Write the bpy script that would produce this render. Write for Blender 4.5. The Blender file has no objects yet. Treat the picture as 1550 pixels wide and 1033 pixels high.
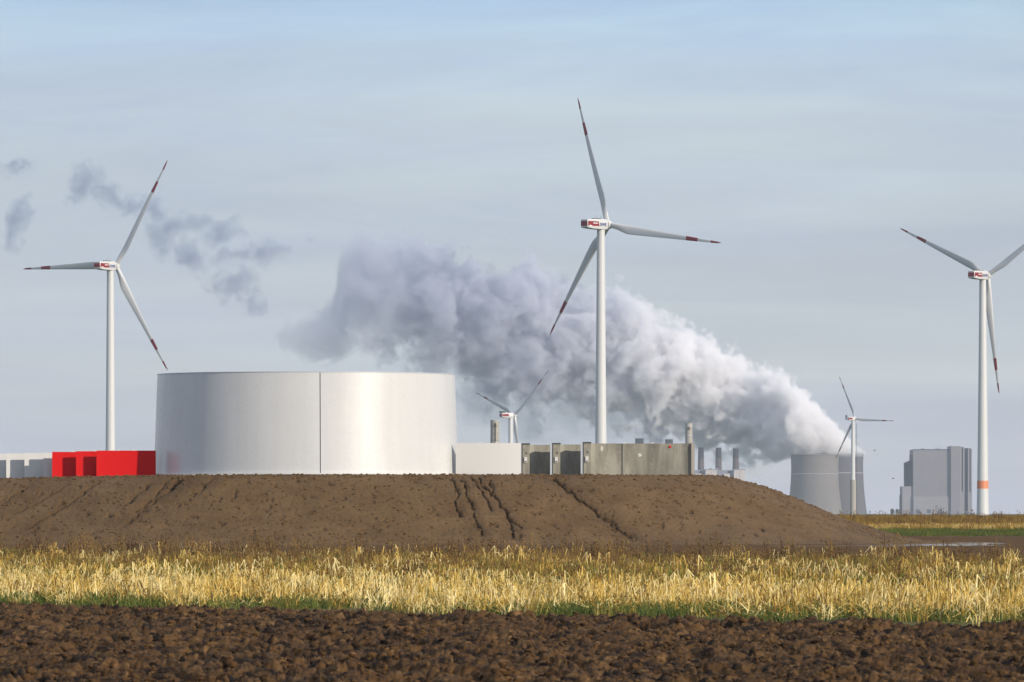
import bpy, bmesh, math, random
import numpy as np
from mathutils import Vector, Matrix

random.seed(7)
RNG = np.random.default_rng(7)
SC = bpy.context.scene
COL = SC.collection
R_ = math.radians

# ------------------------------------------------------------------ camera
F = 10000.0            # focal length in photo pixels (photo is 1550 wide)
EYE = 2.4              # metres above the field
CX, HV = 775.0, 778.0  # optical centre column, row of the horizon
cam_d = bpy.data.cameras.new('camera')
cam = bpy.data.objects.new('camera', cam_d); COL.objects.link(cam)
cam.location = (0, 0, EYE); cam.rotation_euler = (R_(90), 0, 0)
cam_d.sensor_width = 36.0; cam_d.lens = 36.0 * F / 1550.0
cam_d.shift_y = (HV - 516.5) / 1550.0
cam_d.clip_start = 1.0; cam_d.clip_end = 90000
cam_d.dof.use_dof = True; cam_d.dof.focus_distance = 560; cam_d.dof.aperture_fstop = 10
SC.camera = cam

# ------------------------------------------------------------------ light
SUN_AZ, SUN_EL = 50.0, 20.0     # azimuth: degrees to the right of "straight behind the camera"
sdir = Vector((math.sin(R_(SUN_AZ)) * math.cos(R_(SUN_EL)), -math.cos(R_(SUN_AZ)) * math.cos(R_(SUN_EL)), math.sin(R_(SUN_EL))))
sun_d = bpy.data.lights.new('sun', 'SUN'); sun_d.energy = 5.0; sun_d.angle = R_(0.53); sun_d.color = (1.0, 0.90, 0.76)
sun = bpy.data.objects.new('sun', sun_d); COL.objects.link(sun)
sun.rotation_euler = sdir.to_track_quat('Z', 'Y').to_euler(); sun.location = (200, -200, 200)
W = bpy.data.worlds.new('World'); SC.world = W; W.use_nodes = True
wn = W.node_tree; wn.nodes.clear()
def wN(t, **k):
    n = wn.nodes.new(t)
    for a, b in k.items(): setattr(n, a, b)
    return n
sky = wN('ShaderNodeTexSky', sky_type='NISHITA', sun_disc=False, sun_elevation=R_(SUN_EL), sun_rotation=R_(180 - SUN_AZ),
         air_density=1.0, dust_density=1.2, ozone_density=1.0, altitude=80)
tc = wN('ShaderNodeTexCoord')
mp = wN('ShaderNodeMapping'); mp.inputs['Scale'].default_value = (7.0, 7.0, 62.0)
mp.inputs['Rotation'].default_value = (0, R_(1.5), 0)
nz = wN('ShaderNodeTexNoise'); nz.inputs['Scale'].default_value = 1.0; nz.inputs['Detail'].default_value = 6; nz.inputs['Roughness'].default_value = 0.55; nz.inputs['Distortion'].default_value = 0.6
cr = wN('ShaderNodeMapRange', interpolation_type='SMOOTHSTEP'); cr.inputs['From Min'].default_value = 0.34; cr.inputs['From Max'].default_value = 0.68
cr.inputs['To Min'].default_value = 0.80; cr.inputs['To Max'].default_value = 1.0
mx = wN('ShaderNodeMix', data_type='RGBA'); sx_ = wN('ShaderNodeSeparateXYZ'); wn.links.new(tc.outputs['Generated'], sx_.inputs[0])
gr = wN('ShaderNodeValToRGB')                      # thin high cloud: paler at the horizon, bluer above
STOPS = ((0.0, (.595, .600, .665)), (.50, (.05, .09, .24)), (.022, (.555, .585, .625)), (.040, (.500, .560, .640)), (.062, (.520, .610, .725)), (.083, (.385, .585, .82)), (.18, (.27, .42, .70)))
for q_, (p_, c_) in zip([gr.color_ramp.elements[0], gr.color_ramp.elements[1]] + [gr.color_ramp.elements.new(p[0]) for p in STOPS[2:]], STOPS):
    q_.position = p_; q_.color = (*c_, 1)
wn.links.new(sx_.outputs['Z'], gr.inputs[0])
gs = wN('ShaderNodeVectorMath', operation='SCALE'); gs.inputs['Scale'].default_value = 10.5
mp2 = wN('ShaderNodeMapping'); mp2.inputs['Scale'].default_value = (9.0, 9.0, 75.0); mp2.inputs['Rotation'].default_value = (0, R_(4), 0)
nz2 = wN('ShaderNodeTexNoise'); nz2.inputs['Detail'].default_value = 7; nz2.inputs['Roughness'].default_value = .6; nz2.inputs['Scale'].default_value = 1.0; nz2.inputs['Distortion'].default_value = 1.0
cr2 = wN('ShaderNodeMapRange'); cr2.inputs['From Min'].default_value = .3; cr2.inputs['From Max'].default_value = .7; cr2.inputs['To Min'].default_value = .86; cr2.inputs['To Max'].default_value = 1.13
wn.links.new(tc.outputs['Generated'], mp2.inputs['Vector']); wn.links.new(mp2.outputs[0], nz2.inputs['Vector']); wn.links.new(nz2.outputs['Fac'], cr2.inputs['Value'])
cr3 = wN('ShaderNodeMapRange'); cr3.inputs['From Min'].default_value = .3; cr3.inputs['From Max'].default_value = .7; cr3.inputs['To Min'].default_value = .94; cr3.inputs['To Max'].default_value = 1.05; wn.links.new(nz2.outputs['Fac'], cr3.inputs['Value'])
gm = wN('ShaderNodeMix', data_type='RGBA', blend_type='MULTIPLY'); gm.inputs['Factor'].default_value = 1.0
wn.links.new(gr.outputs[0], gm.inputs[6]); cc_ = wN('ShaderNodeCombineXYZ')
for i_ in range(2): wn.links.new(cr2.outputs[0], cc_.inputs[i_])
wn.links.new(cr3.outputs[0], cc_.inputs[2])
wn.links.new(cc_.outputs[0], gm.inputs[7]); wn.links.new(gm.outputs[2], gs.inputs[0]); wn.links.new(gs.outputs[0], mx.inputs[7])
bg = wN('ShaderNodeBackground'); bg.inputs['Strength'].default_value = 0.10
wo = wN('ShaderNodeOutputWorld')
wn.links.new(tc.outputs['Generated'], mp.inputs['Vector']); wn.links.new(mp.outputs[0], nz.inputs['Vector'])
wn.links.new(nz.outputs['Fac'], cr.inputs['Value']); wn.links.new(cr.outputs[0], mx.inputs['Factor'])
wn.links.new(sky.outputs[0], mx.inputs[6]); wn.links.new(mx.outputs[2], bg.inputs['Color']); wn.links.new(bg.outputs[0], wo.inputs['Surface'])
SC.view_settings.view_transform = 'Standard'; SC.view_settings.look = 'None'
SC.view_settings.exposure = 0.0; SC.view_settings.gamma = 1.0; SC.view_settings.use_curve_mapping = False
SC.cycles.use_denoising = True
SC.cycles.max_bounces = 12; SC.cycles.volume_bounces = 9; SC.cycles.diffuse_bounces = 3; SC.cycles.glossy_bounces = 3
SC.cycles.transparent_max_bounces = 8
SC.cycles.volume_step_rate = 3.0; SC.cycles.volume_max_steps = 200

# ------------------------------------------------------------------ helpers
def X(u, D): return (u - CX) / F * D
def Z(v, D): return EYE + (HV - v) / F * D
def link(o, parent=None):
    COL.objects.link(o)
    if parent is not None: o.parent = parent
    return o
def tag(o, label=None, cat=None, group=None, kind=None):
    if label: o['label'] = label
    if cat: o['category'] = cat
    if group: o['group'] = group
    if kind: o['kind'] = kind
    return o
def empty(name, loc, rz=0.0):
    o = bpy.data.objects.new(name, None); o.location = loc; o.rotation_euler = (0, 0, rz); o.empty_display_size = 1
    return link(o)
def mesh_np(name, verts, faces, mat=None, parent=None, smooth=False, attrs=None):
    me = bpy.data.meshes.new(name)
    verts = np.asarray(verts, dtype=np.float32); faces = np.asarray(faces, dtype=np.int32)
    me.vertices.add(len(verts)); me.vertices.foreach_set('co', verts.ravel())
    k = faces.shape[1] if faces.ndim == 2 else 3
    me.loops.add(faces.size); me.loops.foreach_set('vertex_index', faces.ravel())
    me.polygons.add(len(faces)); me.polygons.foreach_set('loop_start', np.arange(0, faces.size, k, dtype=np.int32))
    if smooth: me.polygons.foreach_set('use_smooth', np.ones(len(faces), dtype=bool))
    for an, av in (attrs or {}).items():
        a = me.attributes.new(an, 'FLOAT', 'POINT'); a.data.foreach_set('value', np.asarray(av, dtype=np.float32).ravel())
    me.update(calc_edges=True); me.validate()
    o = bpy.data.objects.new(name, me)
    if mat: me.materials.append(mat)
    return link(o, parent)
class MB:
    """collects geometry, links it as one mesh object"""
    def __init__(s): s.v = []; s.f = []
    def box(s, x0, x1, y0, y1, z0, z1, M=None):
        b = len(s.v)
        for x, y, z in ((x0,y0,z0),(x1,y0,z0),(x1,y1,z0),(x0,y1,z0),(x0,y0,z1),(x1,y0,z1),(x1,y1,z1),(x0,y1,z1)):
            p = Vector((x, y, z)); s.v.append(tuple(M @ p if M else p))
        s.f += [tuple(b + i for i in q) for q in ((0,3,2,1),(4,5,6,7),(0,1,5,4),(1,2,6,5),(2,3,7,6),(3,0,4,7))]
        return s
    def lathe(s, prof, seg=32, cx=0, cy=0, cap=True, rib=0.0, a0=0, a1=2*math.pi):
        full = abs(a1 - a0 - 2*math.pi) < 1e-6; n = seg if full else seg + 1; b = len(s.v)
        for r, z in prof:
            for i in range(n):
                a = a0 + (a1 - a0) * i / seg; rr = r + (rib if i % 2 else 0)
                s.v.append((cx + rr*math.cos(a), cy + rr*math.sin(a), z))
        for j in range(len(prof) - 1):
            for i in range(seg):
                i2 = (i + 1) % n
                s.f.append((b+j*n+i, b+j*n+i2, b+(j+1)*n+i2, b+(j+1)*n+i))
        if cap and full:
            s.f.append(tuple(b + (len(prof)-1)*n + i for i in range(n))); s.f.append(tuple(b + n - 1 - i for i in range(n)))
        return s
    def tube(s, p0, p1, r0, r1, seg=8):
        p0 = Vector(p0); p1 = Vector(p1); d = (p1 - p0).normalized(); u = d.orthogonal().normalized(); w = d.cross(u); b = len(s.v)
        for p, r in ((p0, r0), (p1, r1)):
            for i in range(seg):
                a = 2*math.pi*i/seg; s.v.append(tuple(p + (u*math.cos(a) + w*math.sin(a)) * r))
        for i in range(seg): s.f.append((b+i, b+(i+1)%seg, b+seg+(i+1)%seg, b+seg+i))
        s.f.append(tuple(b + seg - 1 - i for i in range(seg))); s.f.append(tuple(b + seg + i for i in range(seg)))
        return s
    def build(s, name, mat, parent=None, smooth=False, angle=35):
        me = bpy.data.meshes.new(name); me.from_pydata(s.v, [], s.f); me.validate(); me.update()
        if mat: me.materials.append(mat)
        if smooth:
            me.polygons.foreach_set('use_smooth', [True]*len(me.polygons))
            me.set_sharp_from_angle(angle=R_(angle))
        return link(bpy.data.objects.new(name, me), parent)
def copy_tree(o, parent=None):
    c = o.copy(); COL.objects.link(c); c.parent = parent
    for ch in list(o.children): copy_tree(ch, c)
    return c

# ---- numpy noise
def _h(ix, iy, seed):
    h = (ix.astype(np.int64) * 374761393 + iy.astype(np.int64) * 668265263 + seed * 1442695041) & 0xffffffff
    h = ((h ^ (h >> 13)) * 1274126177) & 0xffffffff
    return (h ^ (h >> 16)) & 0xffffffff
def perlin(x, y, seed=0):
    x0 = np.floor(x); y0 = np.floor(y); fx = x - x0; fy = y - y0
    u = fx*fx*fx*(fx*(fx*6-15)+10); v = fy*fy*fy*(fy*(fy*6-15)+10)
    def g(ix, iy, dx, dy):
        a = _h(ix, iy, seed) / 4294967296.0 * 2*np.pi
        return np.cos(a)*dx + np.sin(a)*dy
    a = g(x0, y0, fx, fy); b = g(x0+1, y0, fx-1, fy); c = g(x0, y0+1, fx, fy-1); d = g(x0+1, y0+1, fx-1, fy-1)
    return (a*(1-u)+b*u)*(1-v) + (c*(1-u)+d*u)*v
def fbm(x, y, oct=4, seed=0, gain=0.5):
    s = 0; a = 1.0
    for i in range(oct):
        s = s + a*perlin(x*2**i, y*2**i, seed+i*17); a *= gain
    return s
def worley(x, y, seed=0):
    x0 = np.floor(x); y0 = np.floor(y); best = np.full(x.shape, 9.0)
    for di in (-1, 0, 1):
        for dj in (-1, 0, 1):
            ix = x0 + di; iy = y0 + dj
            px = ix + _h(ix, iy, seed)/4294967296.0; py = iy + _h(ix, iy, seed+91)/4294967296.0
            best = np.minimum(best, (px-x)**2 + (py-y)**2)
    return np.sqrt(best)
def crev(x, y, seed=0):
    x0 = np.floor(x); y0 = np.floor(y); f1 = np.full(x.shape, 9.0); f2 = np.full(x.shape, 9.0)
    for di in (-1, 0, 1):
        for dj in (-1, 0, 1):
            ix = x0 + di; iy = y0 + dj
            px = ix + _h(ix, iy, seed)/4294967296.0; py = iy + _h(ix, iy, seed+91)/4294967296.0
            d = np.sqrt((px-x)**2 + (py-y)**2); f2 = np.minimum(f2, np.maximum(f1, d)); f1 = np.minimum(f1, d)
    return f2 - f1
def sstep(a, b, x):
    t = np.clip((x - a)/(b - a), 0, 1); return t*t*(3-2*t)

# ------------------------------------------------------------------ materials
class NT:
    def __init__(s, name):
        s.m = bpy.data.materials.new(name); s.m.use_nodes = True; s.t = s.m.node_tree; s.t.nodes.clear()
    def n(s, typ, ins=None, **k):
        nd = s.t.nodes.new(typ)
        for a, b in k.items(): setattr(nd, a, b)
        for a, b in (ins or {}).items():
            sk = nd.inputs[a]
            if isinstance(b, bpy.types.NodeSocket): s.t.links.new(b, sk)
            else: sk.default_value = b
        return nd
    def noise(s, scale, detail=4, rough=0.55, vec=None, dist=0.0):
        i = {'Scale': scale, 'Detail': detail, 'Roughness': rough, 'Distortion': dist}
        if vec is not None: i['Vector'] = vec
        return s.n('ShaderNodeTexNoise', i).outputs['Fac']
    def pos(s, sc=(1, 1, 1), obj=True):
        c = s.n('ShaderNodeTexCoord').outputs['Object'] if obj else s.n('ShaderNodeNewGeometry').outputs['Position']
        return s.n('ShaderNodeMapping', {'Vector': c, 'Scale': sc}).outputs[0]
    def ramp(s, fac, stops, interp='LINEAR'):
        r = s.n('ShaderNodeValToRGB', {'Fac': fac}); r.color_ramp.interpolation = interp
        e = r.color_ramp.elements
        while len(e) < len(stops): e.new(0.5)
        for q, (p, c) in zip(e, stops):
            q.position = p; q.color = (c, c, c, 1) if isinstance(c, (int, float)) else (*c, 1)
        return r.outputs['Color']
    def mix(s, fac, a, b, mode='MIX'):
        m = s.n('ShaderNodeMix', {'Factor': fac}, data_type='RGBA', blend_type=mode)
        for idx, q in ((6, a), (7, b)):
            if isinstance(q, bpy.types.NodeSocket): s.t.links.new(q, m.inputs[idx])
            else: m.inputs[idx].default_value = (*q, 1)
        return m.outputs[2]
    def bump(s, h, strength=0.5, dist=0.05):
        return s.n('ShaderNodeBump', {'Height': h, 'Strength': strength, 'Distance': dist}).outputs[0]
    def out(s, color, rough=0.6, normal=None, metal=0.0, spec=0.5, coat=0.0):
        i = {'Roughness': rough, 'Metallic': metal, 'Specular IOR Level': spec, 'Coat Weight': coat, 'Coat Roughness': .30}
        i['Base Color'] = color if isinstance(color, bpy.types.NodeSocket) else (*color, 1)
        b = s.n('ShaderNodeBsdfPrincipled', i)
        if normal is not None: s.t.links.new(normal, b.inputs['Normal'])
        s.t.links.new(b.outputs[0], s.n('ShaderNodeOutputMaterial').inputs['Surface'])
        return s.m
def paint(name, col, rough=0.4, var=0.06, streak=True, spec=0.5, sc=0.6):
    m = NT(name); v = m.pos((sc, sc, sc*0.12) if streak else (sc, sc, sc))
    f = m.noise(1.0, 6, 0.6, v)
    c = m.mix(f, tuple(c*(1-var*1.6) for c in col), tuple(min(1, c*(1+var)) for c in col))
    return m.out(c, rough, spec=spec)
MAT = {}
MAT['turbine'] = paint('white turbine paint', (0.53, 0.53, 0.53), 0.35, 0.05, sc=0.3)
MAT['red'] = paint('red marking paint', (0.20, 0.004, 0.010), 0.45, 0.05, sc=1)
MAT['navy'] = paint('navy lettering', (0.01, 0.03, 0.16), 0.5, 0.02)
MAT['white'] = paint('white lettering', (0.8, 0.8, 0.8), 0.5, 0.02)
MAT['dark'] = paint('dark metal', (0.04, 0.045, 0.05), 0.5, 0.1)
MAT['orange'] = paint('faded orange paint', (0.62, 0.20, 0.09), 0.5, 0.06)
MAT['steel'] = paint('galvanised steel', (0.42, 0.45, 0.50), 0.35, 0.06)
MAT['towerconc'] = paint('tower concrete', (0.32, 0.295, 0.26), 0.85, 0.12)

def tank_paint():
    m = NT('glossy white tower paint'); v = m.pos((1, 1, 1))
    big = m.noise(0.22, 5, 0.6, v); st = m.noise(1.0, 5, 0.65, m.pos((1.1, 1.1, 0.06)))
    c = m.mix(big, (0.475, 0.475, 0.47), (0.54, 0.54, 0.535))
    c = m.mix(m.ramp(st, [(0.42, 0.0), (0.8, 0.35)]), c, (0.41, 0.40, 0.385))
    sp = m.ramp(m.noise(3.0, 2, 0.5, v), [(0.80, 0.0), (0.83, 1.0)])
    c = m.mix(sp, c, (0.35, 0.33, 0.3))
    r = m.ramp(m.noise(0.35, 6, 0.65, v), [(0.3, 0.25), (0.7, 0.31)])
    h = m.noise(14.0, 3, 0.6, v)
    h2 = m.noise(0.5, 3, 0.5, m.pos((1, 1, 0.25)))
    nb = m.bump(h, 0.10, 0.012)
    b2 = m.n('ShaderNodeBump', {'Height': h2, 'Strength': 0.10, 'Distance': 0.15, 'Normal': nb}).outputs[0]
    return m.out(c, r, b2, spec=0.9, coat=0.12)
MAT['tank'] = tank_paint()
MAT['redshell'] = paint('bright red paint', (0.56, 0.002, 0.003), 0.6, 0.05, sc=0.4, spec=0.25)
MAT['whiteshell'] = paint('matt white paint', (0.56, 0.555, 0.54), 0.5, 0.05, sc=0.4)

def concrete():
    m = NT('cast concrete'); v = m.pos((1, 1, 1))
    a = m.ramp(m.noise(0.5, 6, 0.66, m.pos((1.0, 1.0, 0.30))), [(0.32, 0.0), (0.66, 1.0)]); b = m.noise(3.5, 6, 0.7, v); st = m.noise(1.0, 5, 0.55, m.pos((1.7, 1.7, 0.12)))
    c = m.mix(a, (0.13, 0.122, 0.098), (0.33, 0.315, 0.26))
    c = m.mix(m.ramp(st, [(0.34, 0.55), (0.50, 0.0)]), c, (0.11, 0.105, 0.09))
    c = m.mix(m.ramp(b, [(0.56, 0.0), (0.78, 0.5)]), c, (0.48, 0.46, 0.40))
    hole = m.ramp(m.n('ShaderNodeTexVoronoi', {'Vector': v, 'Scale': 2.3}).outputs['Distance'], [(0.045, 1.0), (0.075, 0.0)])
    c = m.mix(hole, c, (0.04, 0.04, 0.035))
    return m.out(c, 0.85, m.bump(m.noise(9.0, 5, 0.7, v), 0.35, 0.03), spec=0.3)
MAT['conc'] = concrete()

def soil(name, dark, light, pale, sc, bumpd, rough=0.9):
    m = NT(name); v = m.pos((1, 1, 1), obj=False)
    n1 = m.noise(sc, 8, 0.68, v); n2 = m.noise(sc*0.12, 4, 0.6, v); n3 = m.noise(sc*7, 4, 0.7, v)
    c = m.mix(m.ramp(n1, [(0.34, 0.0), (0.64, 1.0)]), dark, light)
    c = m.mix(m.ramp(n2, [(0.3, 0.0), (0.75, 0.55)]), c, pale)
    c = m.mix(m.ramp(n3, [(0.74, 0.0), (0.80, 0.7)]), c, tuple(q*2.6 for q in pale))
    return m, c, n1, n3, bumpd, rough
def soil_mat(*a, spec=0.02):
    m, c, n1, n3, bd, r = soil(*a)
    h = m.n('ShaderNodeMath', {0: n1, 1: n3}, operation='ADD').outputs[0]
    return m.out(c, r, m.bump(h, 0.8, bd), spec=spec)
def plough_mat():
    m, c, n1, n3, bd, r = soil('ploughed soil', (0.020, 0.010, 0.005), (0.088, 0.044, 0.016), (0.20, 0.108, 0.040), 5.0, 0.06)
    dp = m.noise(2.4, 6, 0.7, m.pos((1, 0.35, 1.6), obj=False)); c = m.mix(m.ramp(dp, [(0.42, 0.95), (0.51, 0.0)]), c, (0.008, 0.004, 0.002))
    lt = m.noise(3.3, 6, 0.7, m.n('ShaderNodeMapping', {'Vector': m.n('ShaderNodeNewGeometry').outputs['Position'], 'Scale': (1, .3, 1.6), 'Location': (40, 7, 3)}).outputs[0])
    c = m.mix(m.ramp(lt, [(0.55, 0.0), (0.68, 0.7)]), c, (0.27, 0.150, 0.060))
    h = m.n('ShaderNodeMath', {0: n1, 1: n3}, operation='ADD').outputs[0]
    return m.out(c, 0.9, m.bump(h, 0.8, 0.06), spec=0.15)
MAT['plough'] = plough_mat()
MAT['track'] = soil_mat('wet mud', (0.040, 0.022, 0.010), (0.110, 0.066, 0.033), (0.15, 0.095, 0.052), 1.0, 0.03, 1.0)
def field_mat():
    m = NT('field ground'); v = m.pos((1, 1, 1), obj=False)
    n = m.noise(0.6, 7, 0.65, v); n2 = m.noise(0.05, 5, 0.6, v)
    c = m.mix(m.ramp(n, [(0.38, 0.0), (0.62, 1.0)]), (0.060, 0.040, 0.018), (0.17, 0.125, 0.05))
    c = m.mix(m.ramp(n2, [(0.45, 0.0), (0.65, 0.8)]), c, (0.05, 0.085, 0.022))
    return m.out(c, 0.95, m.bump(n, 0.6, 0.08), spec=0.1)
MAT['field'] = field_mat()
def farfield_mat():
    m = NT('young crop field'); v = m.pos((1, 1, 1), obj=False)
    n = m.noise(0.02, 6, 0.6, v)
    return m.out(m.mix(n, (0.03, 0.045, 0.016), (0.055, 0.075, 0.025)), 0.95, spec=0.1)
MAT['farfield'] = farfield_mat()
def mound_mat():
    m = NT('heaped earth'); v = m.pos((1, 1, 1), obj=False)
    vs = m.n('ShaderNodeMapping', {'Vector': m.n('ShaderNodeNewGeometry').outputs['Position'], 'Scale': (1.0, 1.0, 2.6)}).outputs[0]
    n1 = m.noise(0.35, 8, 0.62, v); n2 = m.noise(2.2, 7, 0.72, vs); n3 = m.noise(11.0, 4, 0.6, v)
    c = m.mix(m.ramp(n1, [(0.30, 0.0), (0.70, 1.0)]), (0.086, 0.048, 0.019), (0.138, 0.083, 0.037))
    c = m.mix(m.ramp(n2, [(0.36, 0.7), (0.45, 0.0)]), c, (0.052, 0.029, 0.013))
    c = m.mix(m.ramp(n3, [(0.79, 0.0), (0.83, 0.9)]), c, (0.42, 0.36, 0.28))
    damp_shade = m.n('ShaderNodeAttribute', attribute_name='damp_shade').outputs['Fac']  # damp earth beside the rills, plus shade painted into rills and pits
    c = m.mix(damp_shade, c, (0.030, 0.017, 0.008))
    h = m.n('ShaderNodeMath', {0: n2, 1: n3}, operation='ADD').outputs[0]
    return m.out(c, 0.8, m.bump(h, 0.7, 0.10), spec=0.2)
MAT['mound'] = mound_mat()
def water_mat():
    m = NT('muddy puddle water')
    return m.out(m.mix(m.noise(2.0, 3), (0.10, 0.08, 0.06), (0.13, 0.10, 0.075)), 0.06, m.bump(m.noise(3.0, 3), 0.05, 0.01), spec=0.6)
MAT['water'] = water_mat()
def plant_mat(name, stops, trans=0.25):
    m = NT(name); rnd = m.n('ShaderNodeObjectInfo').outputs['Random']
    nz_ = m.noise(0.35, 3, 0.5, m.pos((1, 1, 1), obj=False))
    f = m.n('ShaderNodeMath', {0: rnd, 1: nz_}, operation='ADD').outputs[0]
    hf = m.noise(16.0, 1, 0.5, m.pos((1, 1, 0.12)))
    hf = m.n('ShaderNodeMath', {0: hf, 1: 1.5, 2: -1.25}, operation='MULTIPLY_ADD').outputs[0]
    f = m.n('ShaderNodeMath', {0: f, 1: hf}, operation='ADD', use_clamp=True).outputs[0]
    c = m.ramp(f, stops)
    b = m.n('ShaderNodeBsdfPrincipled', {'Base Color': c, 'Roughness': 0.65, 'Specular IOR Level': 0.3})
    t = m.n('ShaderNodeBsdfTranslucent', {'Color': c})
    mxs = m.n('ShaderNodeMixShader', {0: trans}); m.t.links.new(b.outputs[0], mxs.inputs[1]); m.t.links.new(t.outputs[0], mxs.inputs[2])
    m.t.links.new(mxs.outputs[0], m.n('ShaderNodeOutputMaterial').inputs['Surface'])
    return m.m
MAT['straw'] = plant_mat('dry straw', [(0.0, (0.13, 0.07, 0.018)), (0.25, (0.42, 0.25, 0.040)), (0.55, (0.70, 0.49, 0.115)), (1.0, (0.86, 0.73, 0.38))])
MAT['ochre'] = plant_mat('ochre stubble', [(0.0, (0.07, 0.035, 0.010)), (0.35, (0.24, 0.125, 0.022)), (0.75, (0.46, 0.29, 0.055)), (1.0, (0.24, 0.24, 0.035))])
MAT['weed'] = plant_mat('brown seed weed', [(0.0, (0.07, 0.035, 0.012)), (0.5, (0.14, 0.075, 0.022)), (1.0, (0.24, 0.15, 0.045))], 0.15)
MAT['grass'] = plant_mat('green grass', [(0.0, (0.035, 0.060, 0.010)), (0.5, (0.085, 0.125, 0.020)), (1.0, (0.20, 0.20, 0.04))], 0.3)

def far_conc(name, a, b, sx=0.02, sz=0.004):
    m = NT(name); n = m.noise(1.0, 6, 0.6, m.pos((sx, sx, sz))); n2 = m.noise(1.0, 4, 0.6, m.pos((sx*.3, sx*.3, sz*8)))
    c = m.mix(n, a, b); c = m.mix(m.ramp(n2, [(0.45, 0.0), (0.7, 0.35)]), c, tuple(q*1.25 for q in b))
    return m.out(c, 0.9, spec=0.2)
MAT['cooling'] = far_conc('weathered cooling tower concrete', (0.12, 0.112, 0.11), (0.18, 0.165, 0.158))
MAT['cooling_shaded'] = far_conc('shade-painted cooling tower concrete', (0.065, 0.062, 0.07), (0.10, 0.095, 0.105))  # same concrete darkened, painting in the shade from the nearer tower
MAT['clad'] = far_conc('pale metal cladding', (0.175, 0.17, 0.195), (0.195, 0.19, 0.21))
MAT['clad_low'] = far_conc('lower pale cladding', (0.215, 0.21, 0.235), (0.235, 0.23, 0.25))
MAT['clad_dark'] = far_conc('dark blue cladding', (0.012, 0.02, 0.035), (0.02, 0.03, 0.05))
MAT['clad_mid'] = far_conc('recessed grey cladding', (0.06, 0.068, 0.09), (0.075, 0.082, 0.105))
MAT['chim'] = far_conc('dark chimney shell', (0.015, 0.013, 0.02), (0.025, 0.02, 0.028))
MAT['chim_low'] = far_conc('paler chimney shell', (0.07, 0.05, 0.055), (0.10, 0.075, 0.075))
MAT['boiler'] = far_conc('boiler house cladding', (0.40, 0.36, 0.35), (0.50, 0.46, 0.44))
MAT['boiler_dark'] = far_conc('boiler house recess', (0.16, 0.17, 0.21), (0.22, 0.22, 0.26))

# ================================================================== TERRAIN
BZ = 1.45      # height of the plain beyond the rise
def gz(x, y):
    return BZ * sstep(600, 770, y)
def grid_mesh(name, xs, ys, zf, mat, keep=None, attrs=None, smooth=True):
    """xs, ys: 2-D arrays (rows, cols)"""
    zz = zf(xs, ys); r, c = xs.shape
    V = np.stack([xs, ys, zz], -1).reshape(-1, 3)
    i = np.arange(r*c).reshape(r, c)
    Fq = np.stack([i[:-1, :-1], i[:-1, 1:], i[1:, 1:], i[1:, :-1]], -1).reshape(-1, 4)
    if keep is not None:
        kk = keep(xs, ys).reshape(-1); Fq = Fq[kk[Fq].all(1)]
        used = np.zeros(len(V), bool); used[Fq.ravel()] = True; mp_ = np.cumsum(used) - 1
        V = V[used]; Fq = mp_[Fq]
        if attrs: attrs = {k: v.reshape(-1)[used] for k, v in attrs.items()}
    return mesh_np(name, V, Fq, mat, smooth=smooth, attrs=attrs)

# wide ground
yy = np.unique(np.concatenate([np.linspace(-400, 560, 20), np.linspace(560, 860, 61), np.geomspace(860, 30000, 40)]))
xx = np.unique(np.concatenate([-np.geomspace(60, 20000, 25), np.linspace(-60, 60, 21), np.geomspace(60, 20000, 25)]))
gx, gy = np.meshgrid(xx, yy)
tag(grid_mesh('ground', gx, gy, lambda x, y: gz(x, y) - 0.12 - 0.9*(1 - sstep(100, 320, y)), MAT['farfield']), kind='structure')
# stubble ground between plough and track; raised field behind the track
y_b = lambda x: 157 - 1.39*np.asarray(x, float)                  # plough / stubble edge
y_s = lambda x: 362 - 1.0*np.asarray(x, float)                   # far edge of the stubble
gx, gy = np.meshgrid(np.linspace(-60, 60, 300), np.linspace(95, 425, 420))
tag(grid_mesh('stubble_ground', gx, gy, lambda x, y: 0.04*fbm(x*0.9, y*0.9, 3, 5) - 0.8*(1 - sstep(-1.6, 0.2, (y - y_b(x))/1.7 + 0.5*fbm(x*.6, y*.6, 2, 45))), MAT['field'],
    keep=lambda x, y: (y > y_b(x) - 6) & (y < y_s(x) + 1.0)), kind='structure')
gx, gy = np.meshgrid(np.linspace(-10, 130, 200), np.linspace(632, 880, 300))
tag(grid_mesh('raised_field', gx, gy, lambda x, y: gz(x, y) + 0.03 + 0.05*fbm(x*0.4, y*0.4, 3, 15), MAT['field']), kind='structure')

# puddles: (u, D, half width m, half depth m)
PUD = [(90, 486, 11, 11), (300, 482, 8, 10), (540, 480, 4, 8), (765, 484, 9, 9), (905, 480, 6, 9), (1215, 486, 3, 11), (1290, 490, 4, 10), (1400, 508, 5.5, 22), (1470, 532, 3, 12)]
def pud_mask(x, y):
    m = np.zeros(x.shape)
    wob = 0.45*fbm(x*0.35, y*0.12, 3, 71)
    for u, D, a, b in PUD:
        d = np.sqrt(((x - X(u, D))/a)**2 + ((y - D)/b)**2) + wob
        m = np.maximum(m, 1 - sstep(0.7, 1.05, d))
    return m
def track_z(x, y):
    rut = 0.05*np.sin((y + 0.6*x)*1.1 + 2*fbm(x*0.05, y*0.05, 2, 3))
    pm = pud_mask(x, y)
    return gz(x, y) + 0.03 + (1-pm)*(0.07*np.abs(fbm(x*0.5, y*0.3, 4, 31)) + 0.02*fbm(x*2, y, 2, 37) + 0.2*rut) - 0.12*pm
gx, gy = np.meshgrid(np.linspace(-75, 75, 320), np.linspace(330, 655, 420))
tag(grid_mesh('mud_track', gx, gy, track_z, MAT['track'], keep=lambda x, y: y > y_s(x) - 1.5), kind='structure')
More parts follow.
